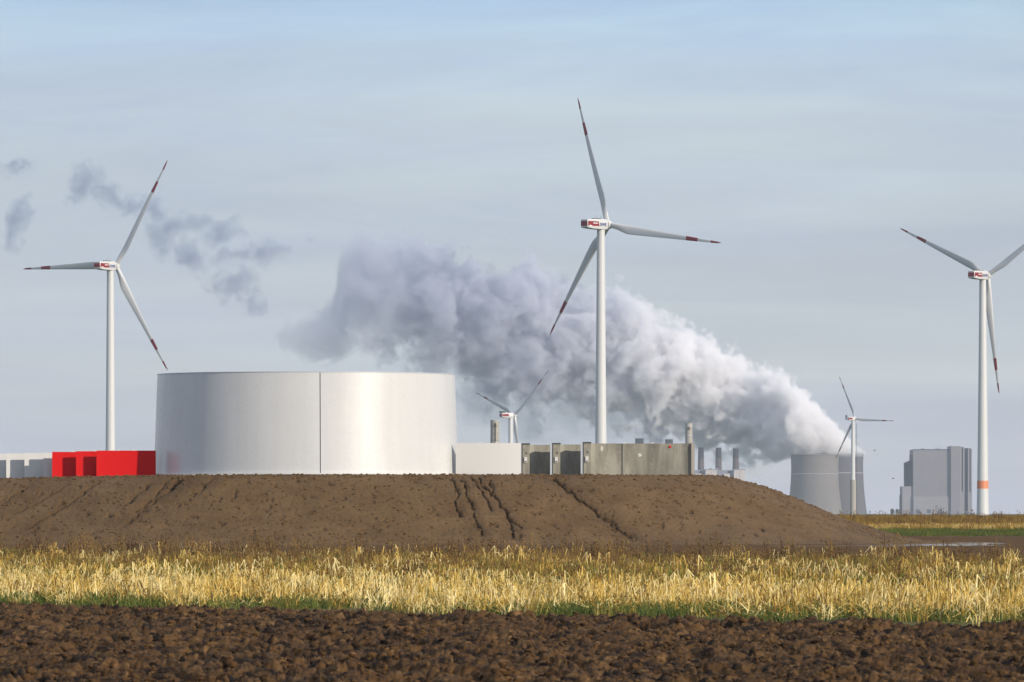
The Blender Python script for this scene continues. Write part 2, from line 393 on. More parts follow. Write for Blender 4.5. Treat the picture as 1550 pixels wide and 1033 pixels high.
pw = mesh_np('puddle_water', [(-75, 420, 0.03), (75, 420, 0.03), (75, 604, 0.03), (-75, 604, 0.03)], [(0, 1, 2, 3)], MAT['water'])
tag(pw, kind='structure')

# ---- ploughed field
def plough_z(x, y):
    wx = x + 0.25*fbm(x*0.8, y*0.8, 2, 9); wy = y + 0.25*fbm(x*0.8+7, y*0.8, 2, 10)
    z = 0.17*fbm(x*0.6, y*0.30, 4, 1)
    s = (y + 1.39*x)/1.715
    z += 0.06*np.sin(s*2*np.pi/1.7 + 4*fbm(x*0.2, y*0.2, 3, 4))
    wx = wx + 0.06*fbm(x*5, y*5, 2, 12); wy = wy + 0.06*fbm(x*5+9, y*5, 2, 13)
    m1 = sstep(-0.35, 0.35, fbm(x*0.7, y*0.5, 2, 14))
    z += (0.02 + 0.15*m1)*(sstep(0, 0.5, crev(wx*2.6, wy*1.2, 3)) - 0.6)
    z += 0.035*(sstep(0, 0.4, crev(wx*7.5+3, wy*4, 5)) - 0.6)
    z += 0.07*fbm(x*2.6, y*2.2, 4, 8, 0.62)
    z -= 0.7*np.clip(fbm(x*0.9, y*0.45, 4, 16, .6) - 0.18, 0, 1)
    e = (y_b(x) - y)
    z += 0.13*np.exp(-(np.maximum(e - 2, 0)/5.0)**2)
    z -= 0.5*(1 - sstep(-1.6, 0.2, e + 0.6*fbm(x*0.8, y*0.8, 3, 44)))
    return z - 0.17
rows = np.concatenate([np.linspace(70, 92, 60, endpoint=False), np.linspace(92, 205, 900)])
s_ = np.linspace(-1, 1, 860)
gy = np.repeat(rows[:, None], len(s_), 1); gx = s_[None, :]*gy*0.098
tag(grid_mesh('ploughed_field', gx, gy, plough_z, MAT['plough'], keep=lambda x, y: y < y_b(x) + 0.6), kind='structure')
gx, gy = np.meshgrid(np.linspace(-160, 160, 160), np.linspace(-60, 260, 160))
tag(grid_mesh('bare_soil', gx, gy, lambda x, y: -0.95 + 0*x, MAT['plough'], keep=lambda x, y: y < y_b(x) + 0.3), kind='structure')

# loose clods on the ploughed soil
def clods(n):
    ico = bmesh.new(); bmesh.ops.create_icosphere(ico, subdivisions=1, radius=1)
    bv = np.array([v.co[:] for v in ico.verts]); bf = np.array([[v.index for v in f.verts] for f in ico.faces]); ico.free()
    yv = 90 + (RNG.random(n)**1.0)*95; xv = (RNG.random(n)*2 - 1)*yv*0.088
    ok = yv < y_b(xv) - 0.3; xv, yv = xv[ok], yv[ok]; n = len(xv)
    zv = plough_z(xv, yv)
    r = 0.018 + 0.07*RNG.random(n)**4
    jit = 1 + 0.95*(RNG.random((n, len(bv), 1)) - 0.5)
    sc = (0.7 + 0.7*RNG.random((n, 1, 3)))*r[:, None, None]*np.array([1, 1, 0.75])
    a = RNG.random(n)*6.28; ca, sa = np.cos(a), np.sin(a)
    V = bv[None]*jit*sc
    x = V[..., 0]*ca[:, None] - V[..., 1]*sa[:, None]; y = V[..., 0]*sa[:, None] + V[..., 1]*ca[:, None]
    V = np.stack([x + xv[:, None], y + yv[:, None], V[..., 2] + (zv + r*0.3)[:, None]], -1).reshape(-1, 3)
    Fc = (bf[None] + (np.arange(n)*len(bv))[:, None, None]).reshape(-1, 3)
    tag(mesh_np('soil_clods', V, Fc, MAT['plough']), 'small brown clods of earth lying loose on the ploughed soil', 'soil clods', kind='stuff')
clods(17000)

# ---- mound
H = 5.45
CU = [(-700, 535), (-300, 527), (0, 523), (150, 521), (237, 519), (350, 517), (463, 515.5), (700, 515), (900, 517), (1050, 524), (1095, 532), (1090, 545), (1069, 575), (1035, 640)]
cpx = np.array([X(u, d) for u, d in CU]); cpy = np.array([d for _, d in CU], float)
def poly_dist(x, y, px, py):
    best = np.full(x.shape, 1e9); bx = np.zeros(x.shape); by = np.zeros(x.shape); side = np.zeros(x.shape)
    for i in range(len(px)-1):
        ax, ay, dx, dy = px[i], py[i], px[i+1]-px[i], py[i+1]-py[i]
        t = np.clip(((x-ax)*dx + (y-ay)*dy)/(dx*dx+dy*dy), 0, 1)
        qx = x - (ax + t*dx); qy = y - (ay + t*dy); d = np.hypot(qx, qy)
        m = d < best - 1e-9
        best = np.where(m, d, best); bx = np.where(m, qx, bx); by = np.where(m, qy, by); side = np.where(m, dx*qy - dy*qx, side)
    return best, bx, by, side
def mound_base(x, y):
    d, qx, qy, side = poly_dist(x, y, cpx, cpy)
    outside = side < 0                              # right of the walk = towards the camera / right
    cxr = np.clip(qx/(d+1e-6), 0, 1); L = 13.5 + 6.0*cxr
    t = np.clip(d/L, 0, 1.0)
    prof = (1 - (0.45*t + 0.55*(t*t*(3-2*t))))**(1 + 0.45*cxr)
    Hx = H - 0.33*(1 - sstep(-46, -26, x))
    return np.where(outside, Hx*prof, Hx), np.where(outside, t, 0)
RILL = [  # (points in photo px), width m, depth m
 ([(683,722),(688,733),(692,745),(691,760),(690,772),(700,781)], .085, .22), ([(697,722),(703,731),(708,742),(706,750),(712,762),(720,771),(718,780),(724,794),(731,808)], .085, .22),
 ([(711,722),(720,731),(728,742),(736,752),(742,765),(744,773)], .08, .20), ([(725,722),(732,735),(742,745),(752,753),(758,763),(766,775),(772,790),(775,800),(778,815)], .105, .28),
 ([(738,727),(746,738),(745,745)], .06, .15), ([(772,785),(780,792),(790,800)], .06, .15),
 ([(836,723),(850,733),(862,742)], .26, .5), ([(862,742),(880,758),(900,771),(906,780),(925,793),(945,806),(960,817)], .12, .34), ([(870,752),(888,765),(903,773)], .06, .15),
 ([(905,778),(922,787),(930,793)], .06, .15), ([(270,725),(262,735),(254,741)], .34, .4), ([(254,741),(240,751),(228,763),(215,772),(190,795)], .10, .22), ([(322,724),(308,738),(290,752)], .08, .2),
 ([(252,727),(240,745),(222,762),(205,775)], .08, .18), ([(225,733),(210,748),(190,765)], .07, .15), ([(58,722),(42,736),(20,750),(0,764)], .10, .2), ([(100,735),(60,760),(20,778)], .06, .14), ([(150,730),(120,752),(80,778),(40,800)], .06, .12),
]
def hit_mound(u, v):
    Ds = np.linspace(480, 610, 1300); xs_ = (u-CX)/F*Ds; zs_ = EYE + (HV-v)/F*Ds
    z, _ = mound_base(xs_, Ds); k = np.argmax(z >= zs_)
    return (xs_[k], Ds[k]) if (z >= zs_).any() else None
rills = []
for pts, w, dp in RILL:
    q = [hit_mound(*p) for p in pts]; q = [p for p in q if p is not None]
    if len(q) > 1: rills.append((np.array(q), w, dp))
def mound_z(x, y, full=False):
    z, t = mound_base(x, y)
    edge = 1 - sstep(0.93, 1.0, t)
    n = 0.14*fbm(x*0.16, y*0.16, 3, 21) + 0.05*fbm(x*0.8, y*0.45, 4, 22) + 0.03*fbm(x*3.1, y*2.0, 3, 23)
    pit = np.clip(fbm(x*1.1 + 4, y*0.8, 3, 24, 0.7) - 0.34, 0, 1)
    slope = sstep(0.0, 0.08, t)
    z = z + n*edge*(0.25 + 0.75*slope) - 0.38*pit*slope*edge
    z = z + 0.05*np.clip(fbm(x*2.2, y*2.2, 2, 29) - 0.2, 0, 1)*(1-slope)
    damp_shade = np.clip(pit*1.6, 0, 0.5)
    wx = x + 0.30*fbm(x*1.6, y*0.9, 3, 61); wy = y + 0.2*fbm(x*1.6, y*1.2, 2, 62)
    for q, w, dp in rills:
        a = (x > q[:,0].min()-3) & (x < q[:,0].max()+3) & (y > q[:,1].min()-4) & (y < q[:,1].max()+4)
        if not a.any(): continue
        d, _, _, _ = poly_dist(wx[a], wy[a], q[:,0], q[:,1])
        wv = w*(0.75 + 0.9*np.abs(perlin(x[a]*1.7, y[a]*0.9, 66)))
        wv = np.maximum(wv*0.62, .05)
        z[a] -= 1.5*dp*np.exp(-(d/wv)**2)
        damp_shade[a] = np.maximum(damp_shade[a], 1.0*np.exp(-(d/(wv*1.15))**4))  # rill bottoms: crease shade put into the colour
        damp_shade[a] = np.maximum(damp_shade[a], 0.34*np.exp(-(d/(w*6))**2))
        z[a] -= 0.09*np.exp(-(d/(w*4))**2)
    z = np.where(t >= 0.999, -0.4, z)
    return (z, damp_shade) if full else z
xm = np.concatenate([np.linspace(-95, -48, 80, endpoint=False), np.linspace(-48, 46, 1280)])
def ycf(x): return np.interp(x, cpx[:11], cpy[:11]) + np.where(x > cpx[10], (x - cpx[10])*0.2, 0)
yc = ycf(xm)
tt = np.concatenate([np.linspace(-33, -20, 30, endpoint=False), np.linspace(-20, 2.5, 255, endpoint=False), np.linspace(2.5, 110, 36)])
gx = np.repeat(xm[None, :], len(tt), 0); gy = yc[None, :] + tt[:, None]
mz, md = mound_z(gx, gy, True)
tag(grid_mesh('earth_mound', gx, gy, lambda x, y: mz, MAT['mound'], attrs={'damp_shade': md}), kind='structure')
# small lumps along the crest and on the slope
def lumps(n):
    ico = bmesh.new(); bmesh.ops.create_icosphere(ico, subdivisions=1, radius=1)
    bv = np.array([v.co[:] for v in ico.verts]); bf = np.array([[v.index for v in f.verts] for f in ico.faces]); ico.free()
    xv = -60 + RNG.random(n)*100; k = RNG.random(n)
    off = np.where(k < 0.35, RNG.normal(-0.1, 0.5, n), -RNG.random(n)*14)
    yv = ycf(xv) + off
    zv = mound_z(xv.copy(), yv.copy()); ok = zv > 0.1; xv, yv, zv, k = xv[ok], yv[ok], zv[ok], k[ok]; n = len(xv)
    r = 0.03 + 0.085*RNG.random(n)**2.5
    V = bv[None]*(1 + 0.6*(RNG.random((n, len(bv), 1))-0.5))*r[:, None, None]*np.array([1.3, 1.2, 0.8])
    V = (V + np.stack([xv, yv, zv + r*0.2], -1)[:, None, :]).reshape(-1, 3)
    Fc = (bf[None] + (np.arange(n)*len(bv))[:, None, None]).reshape(-1, 3)
    tag(mesh_np('earth_lumps', V, Fc, MAT['mound']), 'small brown lumps of earth scattered on the mound', 'earth lumps', kind='stuff')
lumps(5500)

# ================================================================== PLANTS (stuff)
def ribbon(V, Fs, pts, w, ang):
    """flat-ish stem: triangular section along pts"""
    b = len(V); n = len(pts)
    for i, p in enumerate(pts):
        ww = w*(1 - 0.45*i/(n-1))
        for k in range(3):
            a = ang + k*2.094
            V.append((p[0] + ww*math.cos(a), p[1] + ww*0.55*math.sin(a), p[2]))
    for i in range(n-1):
        for k in range(3):
            k2 = (k+1) % 3; Fs.append((b+i*3+k, b+i*3+k2, b+(i+1)*3+k2, b+(i+1)*3+k))
def proto(kind, seed):
    r = random.Random(seed); V = []; Fs = []
    if kind == 'straw':
        for _ in range(r.randint(8, 12)):
            x, y = r.gauss(0, .22), r.gauss(0, .25); h = r.uniform(.18, .62); lx, ly = r.gauss(0, .09), r.gauss(0, .09)
            pts = [(x, y, -0.05), (x+lx*.5, y+ly*.5, h*.55), (x+lx, y+ly, h)]
            w = r.uniform(.011, .024)
            if r.random() < .38:
                dx = r.choice((-1, 1))*r.uniform(.08, .30); pts.append((x+lx+dx, y+ly+r.gauss(0, .08), h*r.uniform(.3, .85)))
            ribbon(V, Fs, pts, w, r.uniform(0, 6))
            if r.random() < .35:   # dead leaf
                q = pts[1]; s = r.choice((-1, 1))
                ribbon(V, Fs, [q, (q[0]+s*.09, q[1], q[2]+.06), (q[0]+s*.17, q[1], q[2]-.08)], w*1.1, r.uniform(0, 6))
    elif kind == 'litter':
        for _ in range(12):
            x, y = r.gauss(0, .35), r.gauss(0, .35); a = r.uniform(0, 6.28); L = r.uniform(.15, .45); z0 = r.uniform(.0, .14); z1 = z0 + r.uniform(-.02, .22)
            ribbon(V, Fs, [(x, y, z0), (x+L*math.cos(a), y+L*math.sin(a), z1)], r.uniform(.012, .024), r.uniform(0, 6))
    elif kind == 'ochre':
        for _ in range(r.randint(9, 13)):
            x, y = r.gauss(0, .25), r.gauss(0, .25); h = r.uniform(.3, .72); lx, ly = r.gauss(0, .07), r.gauss(0, .07)
            ribbon(V, Fs, [(x, y, -0.05), (x+lx*.4, y+ly*.5, h*.5), (x+lx, y+ly, h)], r.uniform(.008, .017), r.uniform(0, 6))
    elif kind == 'weed':
        for _ in range(r.randint(4, 6)):
            x, y = r.gauss(0, .2), r.gauss(0, .2); h = r.uniform(.5, 1.0); lx = r.gauss(0, .05)
            ribbon(V, Fs, [(x, y, -0.05), (x+lx*.5, y, h*.5), (x+lx, y, h)], .009, r.uniform(0, 6))
            for _ in range(r.randint(5, 9)):
                t = r.uniform(.45, 1.02); cx, cy, cz = x+lx*t+r.gauss(0, .035), y+r.gauss(0, .03), h*t; s = r.uniform(.014, .032); b = len(V)
                for q in ((s,0,0),(-s,0,0),(0,s,0),(0,-s,0),(0,0,s*1.7),(0,0,-s*1.7)): V.append((cx+q[0], cy+q[1], cz+q[2]))
                for q in ((0,2,4),(2,1,4),(1,3,4),(3,0,4),(2,0,5),(1,2,5),(3,1,5),(0,3,5)): Fs.append(tuple(b+i for i in q))
    elif kind == 'grass':
        for _ in range(22):
            x, y = r.gauss(0, .28), r.gauss(0, .28); h = r.uniform(.08, .26); lx, ly = r.gauss(0, .09), r.gauss(0, .07)
            ribbon(V, Fs, [(x, y, -0.03), (x+lx*.4, y+ly*.4, h*.6), (x+lx, y+ly, h)], r.uniform(.008, .016), r.uniform(0, 6))
    return V, Fs
PROTO = {}
def make_protos(kind, matn, spots, label, cat):
    PROTO[kind] = []
    for i, (x, y) in enumerate(spots):
        V, Fs = proto(kind, hash((len(kind), i)) % 9999)
        me = bpy.data.meshes.new(cat.replace(' ', '_')); me.from_pydata(V, [], Fs); me.update(); me.materials.append(MAT[matn])
        o = link(bpy.data.objects.new(cat.replace(' ', '_'), me)); o.location = (x, y, 0); o.rotation_euler = (0, 0, i*1.3)
        tag(o, label, cat, kind='stuff'); PROTO[kind].append(o)
SP = [(-4.0, 200), (1.5, 210), (5.2, 190), (8.0, 230), (-9, 240)]
make_protos('straw', 'straw', SP, 'clump of dry broken straw standing in the stubble', 'straw clump')
make_protos('litter', 'straw', [(a+1, b-4) for a, b in SP], 'loose bent straw lying in the stubble', 'straw litter')
make_protos('ochre', 'ochre', [(a-1, b+6) for a, b in SP], 'clump of ochre stubble stalks in the field', 'stubble clump')
make_protos('weed', 'weed', [(a+.6, b+20) for a, b in SP], 'brown weed stems with seed heads in the stubble', 'seed weed')
make_protos('grass', 'grass', [(a-.6, b-12) for a, b in SP], 'tuft of green grass in the stubble', 'grass tuft')

def scatter(name, kind, x, y, z, scale, label, cat):
    n = len(x)
    me = bpy.data.meshes.new(name); me.vertices.add(n)
    me.vertices.foreach_set('co', np.stack([x, y, z], -1).astype(np.float32).ravel())
    a = me.attributes.new('rot', 'FLOAT', 'POINT'); a.data.foreach_set('value', (RNG.random(n)*6.283).astype(np.float32))
    a = me.attributes.new('scl', 'FLOAT', 'POINT'); a.data.foreach_set('value', scale.astype(np.float32))
    a = me.attributes.new('pick', 'INT', 'POINT'); a.data.foreach_set('value', RNG.integers(0, 5, n).astype(np.int32))
    o = link(bpy.data.objects.new(name, me))
    g = bpy.data.node_groups.new(name, 'GeometryNodeTree')
    g.interface.new_socket('Geometry', in_out='INPUT', socket_type='NodeSocketGeometry'); g.interface.new_socket('Geometry', in_out='OUTPUT', socket_type='NodeSocketGeometry')
    N = g.nodes.new; L = g.links.new
    gi = N('NodeGroupInput'); go = N('NodeGroupOutput'); mtp = N('GeometryNodeMeshToPoints'); iop = N('GeometryNodeInstanceOnPoints'); jn = N('GeometryNodeJoinGeometry')
    L(gi.outputs[0], mtp.inputs['Mesh'])
    for p in reversed(PROTO[kind]):
        oi = N('GeometryNodeObjectInfo'); oi.transform_space = 'ORIGINAL'; oi.inputs['Object'].default_value = p; oi.inputs['As Instance'].default_value = True
        L(oi.outputs['Geometry'], jn.inputs[0])
    L(mtp.outputs[0], iop.inputs['Points']); L(jn.outputs[0], iop.inputs['Instance']); iop.inputs['Pick Instance'].default_value = True
    def att(nm, t):
        q = N('GeometryNodeInputNamedAttribute'); q.data_type = t; q.inputs['Name'].default_value = nm; return q.outputs['Attribute']
    L(att('pick', 'INT'), iop.inputs['Instance Index'])
    cx_ = N('ShaderNodeCombineXYZ'); L(att('rot', 'FLOAT'), cx_.inputs['Z']); L(cx_.outputs[0], iop.inputs['Rotation'])
    L(att('scl', 'FLOAT'), iop.inputs['Scale']); L(iop.outputs[0], go.inputs[0])
    md_ = o.modifiers.new('scatter', 'NODES'); md_.node_group = g
    tag(o, label, cat, kind='stuff')
    return o
# near stubble field: e = distance behind the plough edge
def field_points(n, y0=130, y1=410, half=0.095, power=1.0):
    y = y0 + (y1-y0)*RNG.random(n)**power; x = (RNG.random(n)*2-1)*half*y
    ok = (y > y_b(x) - 0.3) & (y < y_s(x)); return x[ok], y[ok]
def fz(x, y): return 0.04*fbm(x*0.9, y*0.9, 3, 5)
def pts(n, prob, **k):
    x, y = field_points(n, **k); e = (y - y_b(x))/1.7
    p = prob(x, y, e); ok = RNG.random(len(x)) < p; return x[ok], y[ok], e[ok]
rowf = lambda e: 0.35 + 0.65*(np.cos(e*2*np.pi/0.75) > -0.2)
patch = lambda x, y, s, seed: sstep(-0.25, 0.3, fbm(x*s, y*s*0.5, 3, seed))
x, y, e = pts(26000, lambda x, y, e: rowf(e)*(0.35 + 0.65*patch(x, y, .12, 50))*(.3 + .7*sstep(3, 14, e))*(0.85*np.exp(-((e-10)/22)**2) + 0.16 + 0.25*sstep(85, 112, e)), power=1.5)
scatter('dry_straw', 'straw', x, y, fz(x, y), RNG.uniform(.6, 1.2, len(x))*np.where(e < 2, .7, 1)*(1 - .35*sstep(50, 90, e)), 'pale dry straw stalks of the stubble field in front of the mound', 'straw')
x, y, e = pts(16000, lambda x, y, e: 0.75*np.exp(-((e-15)/11)**2)*(0.3 + 0.7*patch(x, y, .3, 51)), power=2.2, y1=280)
scatter('fallen_straw', 'litter', x, y, fz(x, y)+.02, RNG.uniform(.7, 1.3, len(x)), 'fallen bent straw along the near edge of the stubble', 'straw')
x, y, e = pts(26000, lambda x, y, e: rowf(e)*(0.05 + 0.7*sstep(12, 40, e))*(0.5 + 0.5*patch(x, y, .08, 52)), power=1.1)
scatter('ochre_stubble', 'ochre', x, y, fz(x, y), RNG.uniform(.55, 1.0, len(x))*(1 - .3*sstep(50, 90, e)), 'ochre stubble stalks across the field in front of the mound', 'stubble')
x, y, e = pts(12000, lambda x, y, e: 0.5*sstep(14, 50, e)*patch(x, y, .10, 53), power=1.1)
scatter('brown_weeds', 'weed', x, y, fz(x, y), RNG.uniform(.45, .85, len(x)), 'brown seeding weeds standing among the stubble', 'weeds')
x, y, e = pts(30000, lambda x, y, e: (.12+.88*patch(x, y, .30, 54))*(1.1*np.exp(-((e-4)/7)**2) + 0.85*np.exp(-((e-36)/20)**2) + .10), power=1.6)
scatter('green_grass', 'grass', x, y, fz(x, y), RNG.uniform(.6, 1.3, len(x))*(1 + .6*sstep(12, 30, e)), 'green grass growing between the stubble rows', 'grass')
x, y, e = pts(420, lambda x, y, e: 1.0 + 0*e, y0=300, y1=400)
scatter('tall_weeds', 'weed', x, y, fz(x, y), RNG.uniform(.9, 1.5, len(x)), 'taller dark weeds sticking up at the back of the stubble', 'weeds')
x, y, e = pts(260, lambda x, y, e: 1.0 + 0*e, y0=150, y1=390)
scatter('tall_straw', 'straw', x, y, fz(x, y), RNG.uniform(1.1, 1.5, len(x)), 'longer bent straws rising above the stubble', 'straw')
# raised field behind, right of the mound
n = 12000; y = 676 + 140*RNG.random(n)**1.3; x = -5 + RNG.random(n)*85
ok = x > 12; x, y = x[ok], y[ok]
scatter('far_stubble', 'ochre', x, y, gz(x, y), RNG.uniform(.8, 1.35, len(x)), 'brown stubble on the raised field right of the mound', 'stubble')
n = 8500; y = 684 + 130*RNG.random(n); x = 12 + RNG.random(n)*70
scatter('far_weeds', 'weed', x, y, gz(x, y), RNG.uniform(.5, .95, n)*(1 + 1.2*RNG.random(n)*(RNG.random(n) > .93)), 'tall seeding weeds against the sky on the raised field', 'weeds')
n = 2600; y = 676 + 16*RNG.random(n); x = 12 + RNG.random(n)*66
scatter('far_straw', 'straw', x, y, gz(x, y), RNG.uniform(.7, 1.25, n), 'pale straw along the front of the raised field', 'straw')
n = 12000; x = 14 + RNG.random(n)*60; y = 634 + 46*RNG.random(n); y0_ = 640 + 16*perlin(x*.35, x*0, 77) 
ok = (y > y0_) & (RNG.random(n) < .12 + .88*patch(x, y, .25, 78)); x, y = x[ok], y[ok]
scatter('far_grass', 'grass', x, y, gz(x, y)+.02, RNG.uniform(.9, 1.6, len(x)), 'green grass strip behind the muddy track on the right', 'grass')

# ================================================================== WIND TURBINES
def airfoil(c, th, le, n=14):
    out = []
    for i in range(n):
        a = 2*math.pi*i/n
        xx_ = -le*c + c*(0.5 - 0.5*math.cos(a)); 
        t = 0.5 - 0.5*math.cos(a)
        yt = th*0.5*math.sin(a)*(1 - 0.62*t) * 1.25
        out.append((xx_, yt))
    return out
def blade_mesh(Rr, s0, s1, chord, cone, grow=1.0, n=26):
    V = []; Fs = []; m = 14
    for j in range(n+1):
        s = s0 + (s1-s0)*j/n; r = s*Rr
        k = min(1, max(0, (s-0.04)/0.16)); k = k*k*(3-2*k)
        cmax = chord
        taper = cmax*(1 - 0.86*((s-0.2)/0.8)) if s > 0.2 else cmax
        if s > 0.965: taper *= max(0.12, math.sqrt(max(0, (1-s)/0.035)))
        root = 0.042*Rr*0.95
        c = root*(1-k) + taper*k; th = root*(1-k) + (0.24 - 0.10*s)*taper*k
        le = 0.5*(1-k) + 0.30*k; tw = R_(16)*max(0, 1 - s/0.75)**1.3*min(1, k+0.2) + R_(4)
        off = cone*s**1.6
        for (a, b) in airfoil(c*grow, th*grow, le, m):
            V.append((a*math.cos(tw) + b*math.sin(tw), off - a*math.sin(tw)*1.0 + b*math.cos(tw), r))
    for j in range(n):
        for i in range(m):
            i2 = (i+1) % m; Fs.append((j*m+i, j*m+i2, (j+1)*m+i2, (j+1)*m+i))
    Fs.append(tuple(range(m-1, -1, -1))); Fs.append(tuple(n*m + i for i in range(m)))
    return V, Fs
def blade_part(name, Rr, s0, s1, chord, cone, mat, parent, grow=1.0, n=26):
    V, Fs = blade_mesh(Rr, s0, s1, chord, cone, grow, n); mb = MB(); mb.v = V; mb.f = Fs
    return mb.build(name, mat, parent, smooth=True, angle=50)
def text_mesh(name, body, size, mat, parent, M, ext=0.02):
    c = bpy.data.curves.new(name, 'FONT'); c.body = body; c.size = size; c.extrude = ext; c.align_x = 'CENTER'; c.align_y = 'CENTER'; c.space_character = 1.05; c.offset = size*0.035
    t = bpy.data.objects.new(name, c); COL.objects.link(t)
    dg = bpy.context.evaluated_depsgraph_get(); me = bpy.data.meshes.new_from_object(t.evaluated_get(dg)); me.name = name
    bpy.data.objects.remove(t); me.materials.clear(); me.materials.append(mat)
    o = link(bpy.data.objects.new(name, me), parent); o.matrix_local = M
    return o
def turbine(u, D, base_z, hubz, Rr, yaw, phase, label, rt, rb, over=4.8, cone=1.6, style='large', band=False, conc=False, flanges=(0.17, 0.42, 0.72)):
    t = empty('wind_turbine', (X(u, D), D, base_z), -R_(yaw))
    tag(t, label, 'wind turbine', 'wind turbines')
    hz = hubz - base_z; k = Rr/57.0; th = hz - 2.1*k
    pr = []
    zc = th*0.372 if conc else 0
    for i in range(25):
        z = zc + (th-zc)*i/24; f = z/th; pr.append((rb + (rt-rb)*(f**0.75), z))
    MB().lathe(pr, 40).build('tower', MAT['turbine'], t, smooth=True)
    rr = lambda z: rb + (rt-rb)*((z/th)**0.75)
    if conc:
        MB().lathe([(rb*1.12, 0), (rb*1.12, zc)], 32).build('concrete_base', MAT['towerconc'], t, smooth=True)
    for f in flanges:
        z = zc + (th-zc)*f; MB().lathe([(rr(z)+.02, z-.12), (rr(z)+.05, z-.10), (rr(z)+.05, z+.10), (rr(z)+.02, z+.12)], 40).build('flange', MAT['turbine'], t)
    if band:
        MB().lathe([(rr(z)+.03, z) for z in (13.0, 14.9, 16.8)], 40, cap=False).build('orange_band', MAT['orange'], t, smooth=True)
    # nacelle, local: +Y towards the rotor
    w = 1.95*k; hN = 2.15*k; yr = -10.4*k; yf = over*k - 2.3*k
    nac = bpy.data.objects.new('nacelle', None)
    secs = [(yr, .90, -.62, .78), (yr+.25*k, .97, -.74, .86), (yr+3.5*k, 1.0, -.92, .95), (0, 1.0, -1.02, 1.0), (yf-1.2*k, 1.0, -1.0, 1.0), (yf, .86, -.86, .84)]
    V = []; Fs = []; m = 12
    for (y, ws, zb, zt) in secs:
        ww = w*ws; a = .28*k
        ring = [(-ww+a, zb*hN), (ww-a, zb*hN), (ww-a*.3, zb*hN+a*.3), (ww, zb*hN+a), (ww, zt*hN-a), (ww-a*.3, zt*hN-a*.3), (ww-a, zt*hN), (-ww+a, zt*hN), (-ww+a*.3, zt*hN-a*.3), (-ww, zt*hN-a), (-ww, zb*hN+a), (-ww+a*.3, zb*hN+a*.3)]
        V += [(p[0], y, hz + p[1]) for p in ring]
    for j in range(len(secs)-1):
        for i in range(m):
            i2 = (i+1) % m; Fs.append((j*m+i, j*m+i2, (j+1)*m+i2, (j+1)*m+i))
    Fs.append(tuple(range(m))); Fs.append(tuple((len(secs)-1)*m + m-1-i for i in range(m)))
    mb = MB(); mb.v = V; mb.f = Fs; nac = mb.build('nacelle', MAT['turbine'], t, smooth=True, angle=25)
    ws_at = lambda y: w*float(np.interp(y, [s[0] for s in secs], [s[1] for s in secs]))
    # red stripe wrapping rear and side: extruded strip with slanted front end
    def strip(side):
        mbs = MB(); ys = [yr+.25*k, yr+3.5*k, -3.6*k]; zt, zb = hz + .50*hN, hz - .42*hN
        for i in range(2):
            y0, y1 = ys[i], ys[i+1]; e = 0.55*k if i == 1 else 0
            xo0, xo1 = side*(ws_at(y0)+.035), side*(ws_at(y1)+.035); xi0, xi1 = side*(ws_at(y0)-.05), side*(ws_at(y1)-.05); b = len(mbs.v)
            mbs.v += [(xo0, y0, zb), (xo1, y1+e, zb), (xo1, y1, zt), (xo0, y0, zt), (xi0, y0, zb), (xi1, y1+e, zb), (xi1, y1, zt), (xi0, y0, zt)]
            mbs.f += [tuple(b+q for q in f) for f in ((0,1,2,3),(7,6,5,4),(0,4,5,1),(3,2,6,7),(1,5,6,2),(0,3,7,4))]
        return mbs
    strip(1).build('red_stripe', MAT['red'], nac); strip(-1).build('red_stripe', MAT['red'], nac)
    MB().box(-w*.9, w*.9, yr-.05, yr+.2, hz-.42*hN, hz+.50*hN).build('red_stripe', MAT['red'], nac)
    if style == 'large':
        MB().box(-w*.55, w*.55, -4.6*k, -1.1*k, hz+hN*.93, hz+hN*1.14).build('roof_cooler', MAT['dark'], nac)
        for yy_ in (-3.2*k, -.7*k):
            q = MB().tube((.6*k, yy_, hz+hN), (.6*k, yy_, hz+hN*1.62), .07, .05, 6); q.box(.35*k, .85*k, yy_-.06, yy_+.06, hz+hN*1.5, hz+hN*1.56)
            q.build('wind_sensor', MAT['steel'], nac)
        # lettering on the camera-facing side (normal +X): text x -> +Y, text y -> +Z
        def TM(y, z): return Matrix(((0, 0, 1, ws_at(y)+.045), (1, 0, 0, y), (0, 1, 0, z), (0, 0, 0, 1)))
        text_mesh('blue_lettering', 'RWE', 1.8*k, MAT['navy'], nac, TM(-.75*k, hz - .10*hN))
        text_mesh('white_lettering', 'SENVION', .66*k, MAT['white'], nac, TM(-5.5*k, hz + .13*hN))
        mbs = MB(); xo = ws_at(-8.6*k) + .07
        mbs.v = [(xo, -9.4*k, hz-.42*hN), (xo, -7.7*k, hz-.42*hN), (xo, -8.1*k, hz-.30*hN), (xo, -8.9*k, hz-.24*hN), (xo, -9.3*k, hz-.30*hN)]
        mbs.f = [(0, 1, 2, 3, 4)]; mbs.v = [(xo+.02, b, c) for a, b, c in mbs.v]
        n5 = len(mbs.v); mbs.v += [(xo-.04, b, c) for a, b, c in mbs.v]; mbs.f += [tuple(n5+4-i for i in range(5))] + [(i, n5+i, n5+(i+1)%5, (i+1)%5) for i in range(5)]
        mbs.build('white_emblem', MAT['white'], nac)
    elif style == 'helipad':
        MB().box(-w*.9, w*.9, yr-.2*k, yr+3.6*k, hz+hN*.95, hz+hN*1.55).build('roof_cooler', MAT['dark'], nac)
        def TM(y, z): return Matrix(((0, 0, 1, ws_at(y)+.05), (1, 0, 0, y), (0, 1, 0, z), (0, 0, 0, 1)))
        text_mesh('white_lettering', 'RWE', 1.9*k, MAT['white'], nac, TM(-1.3*k, hz + .04*hN))
    else:
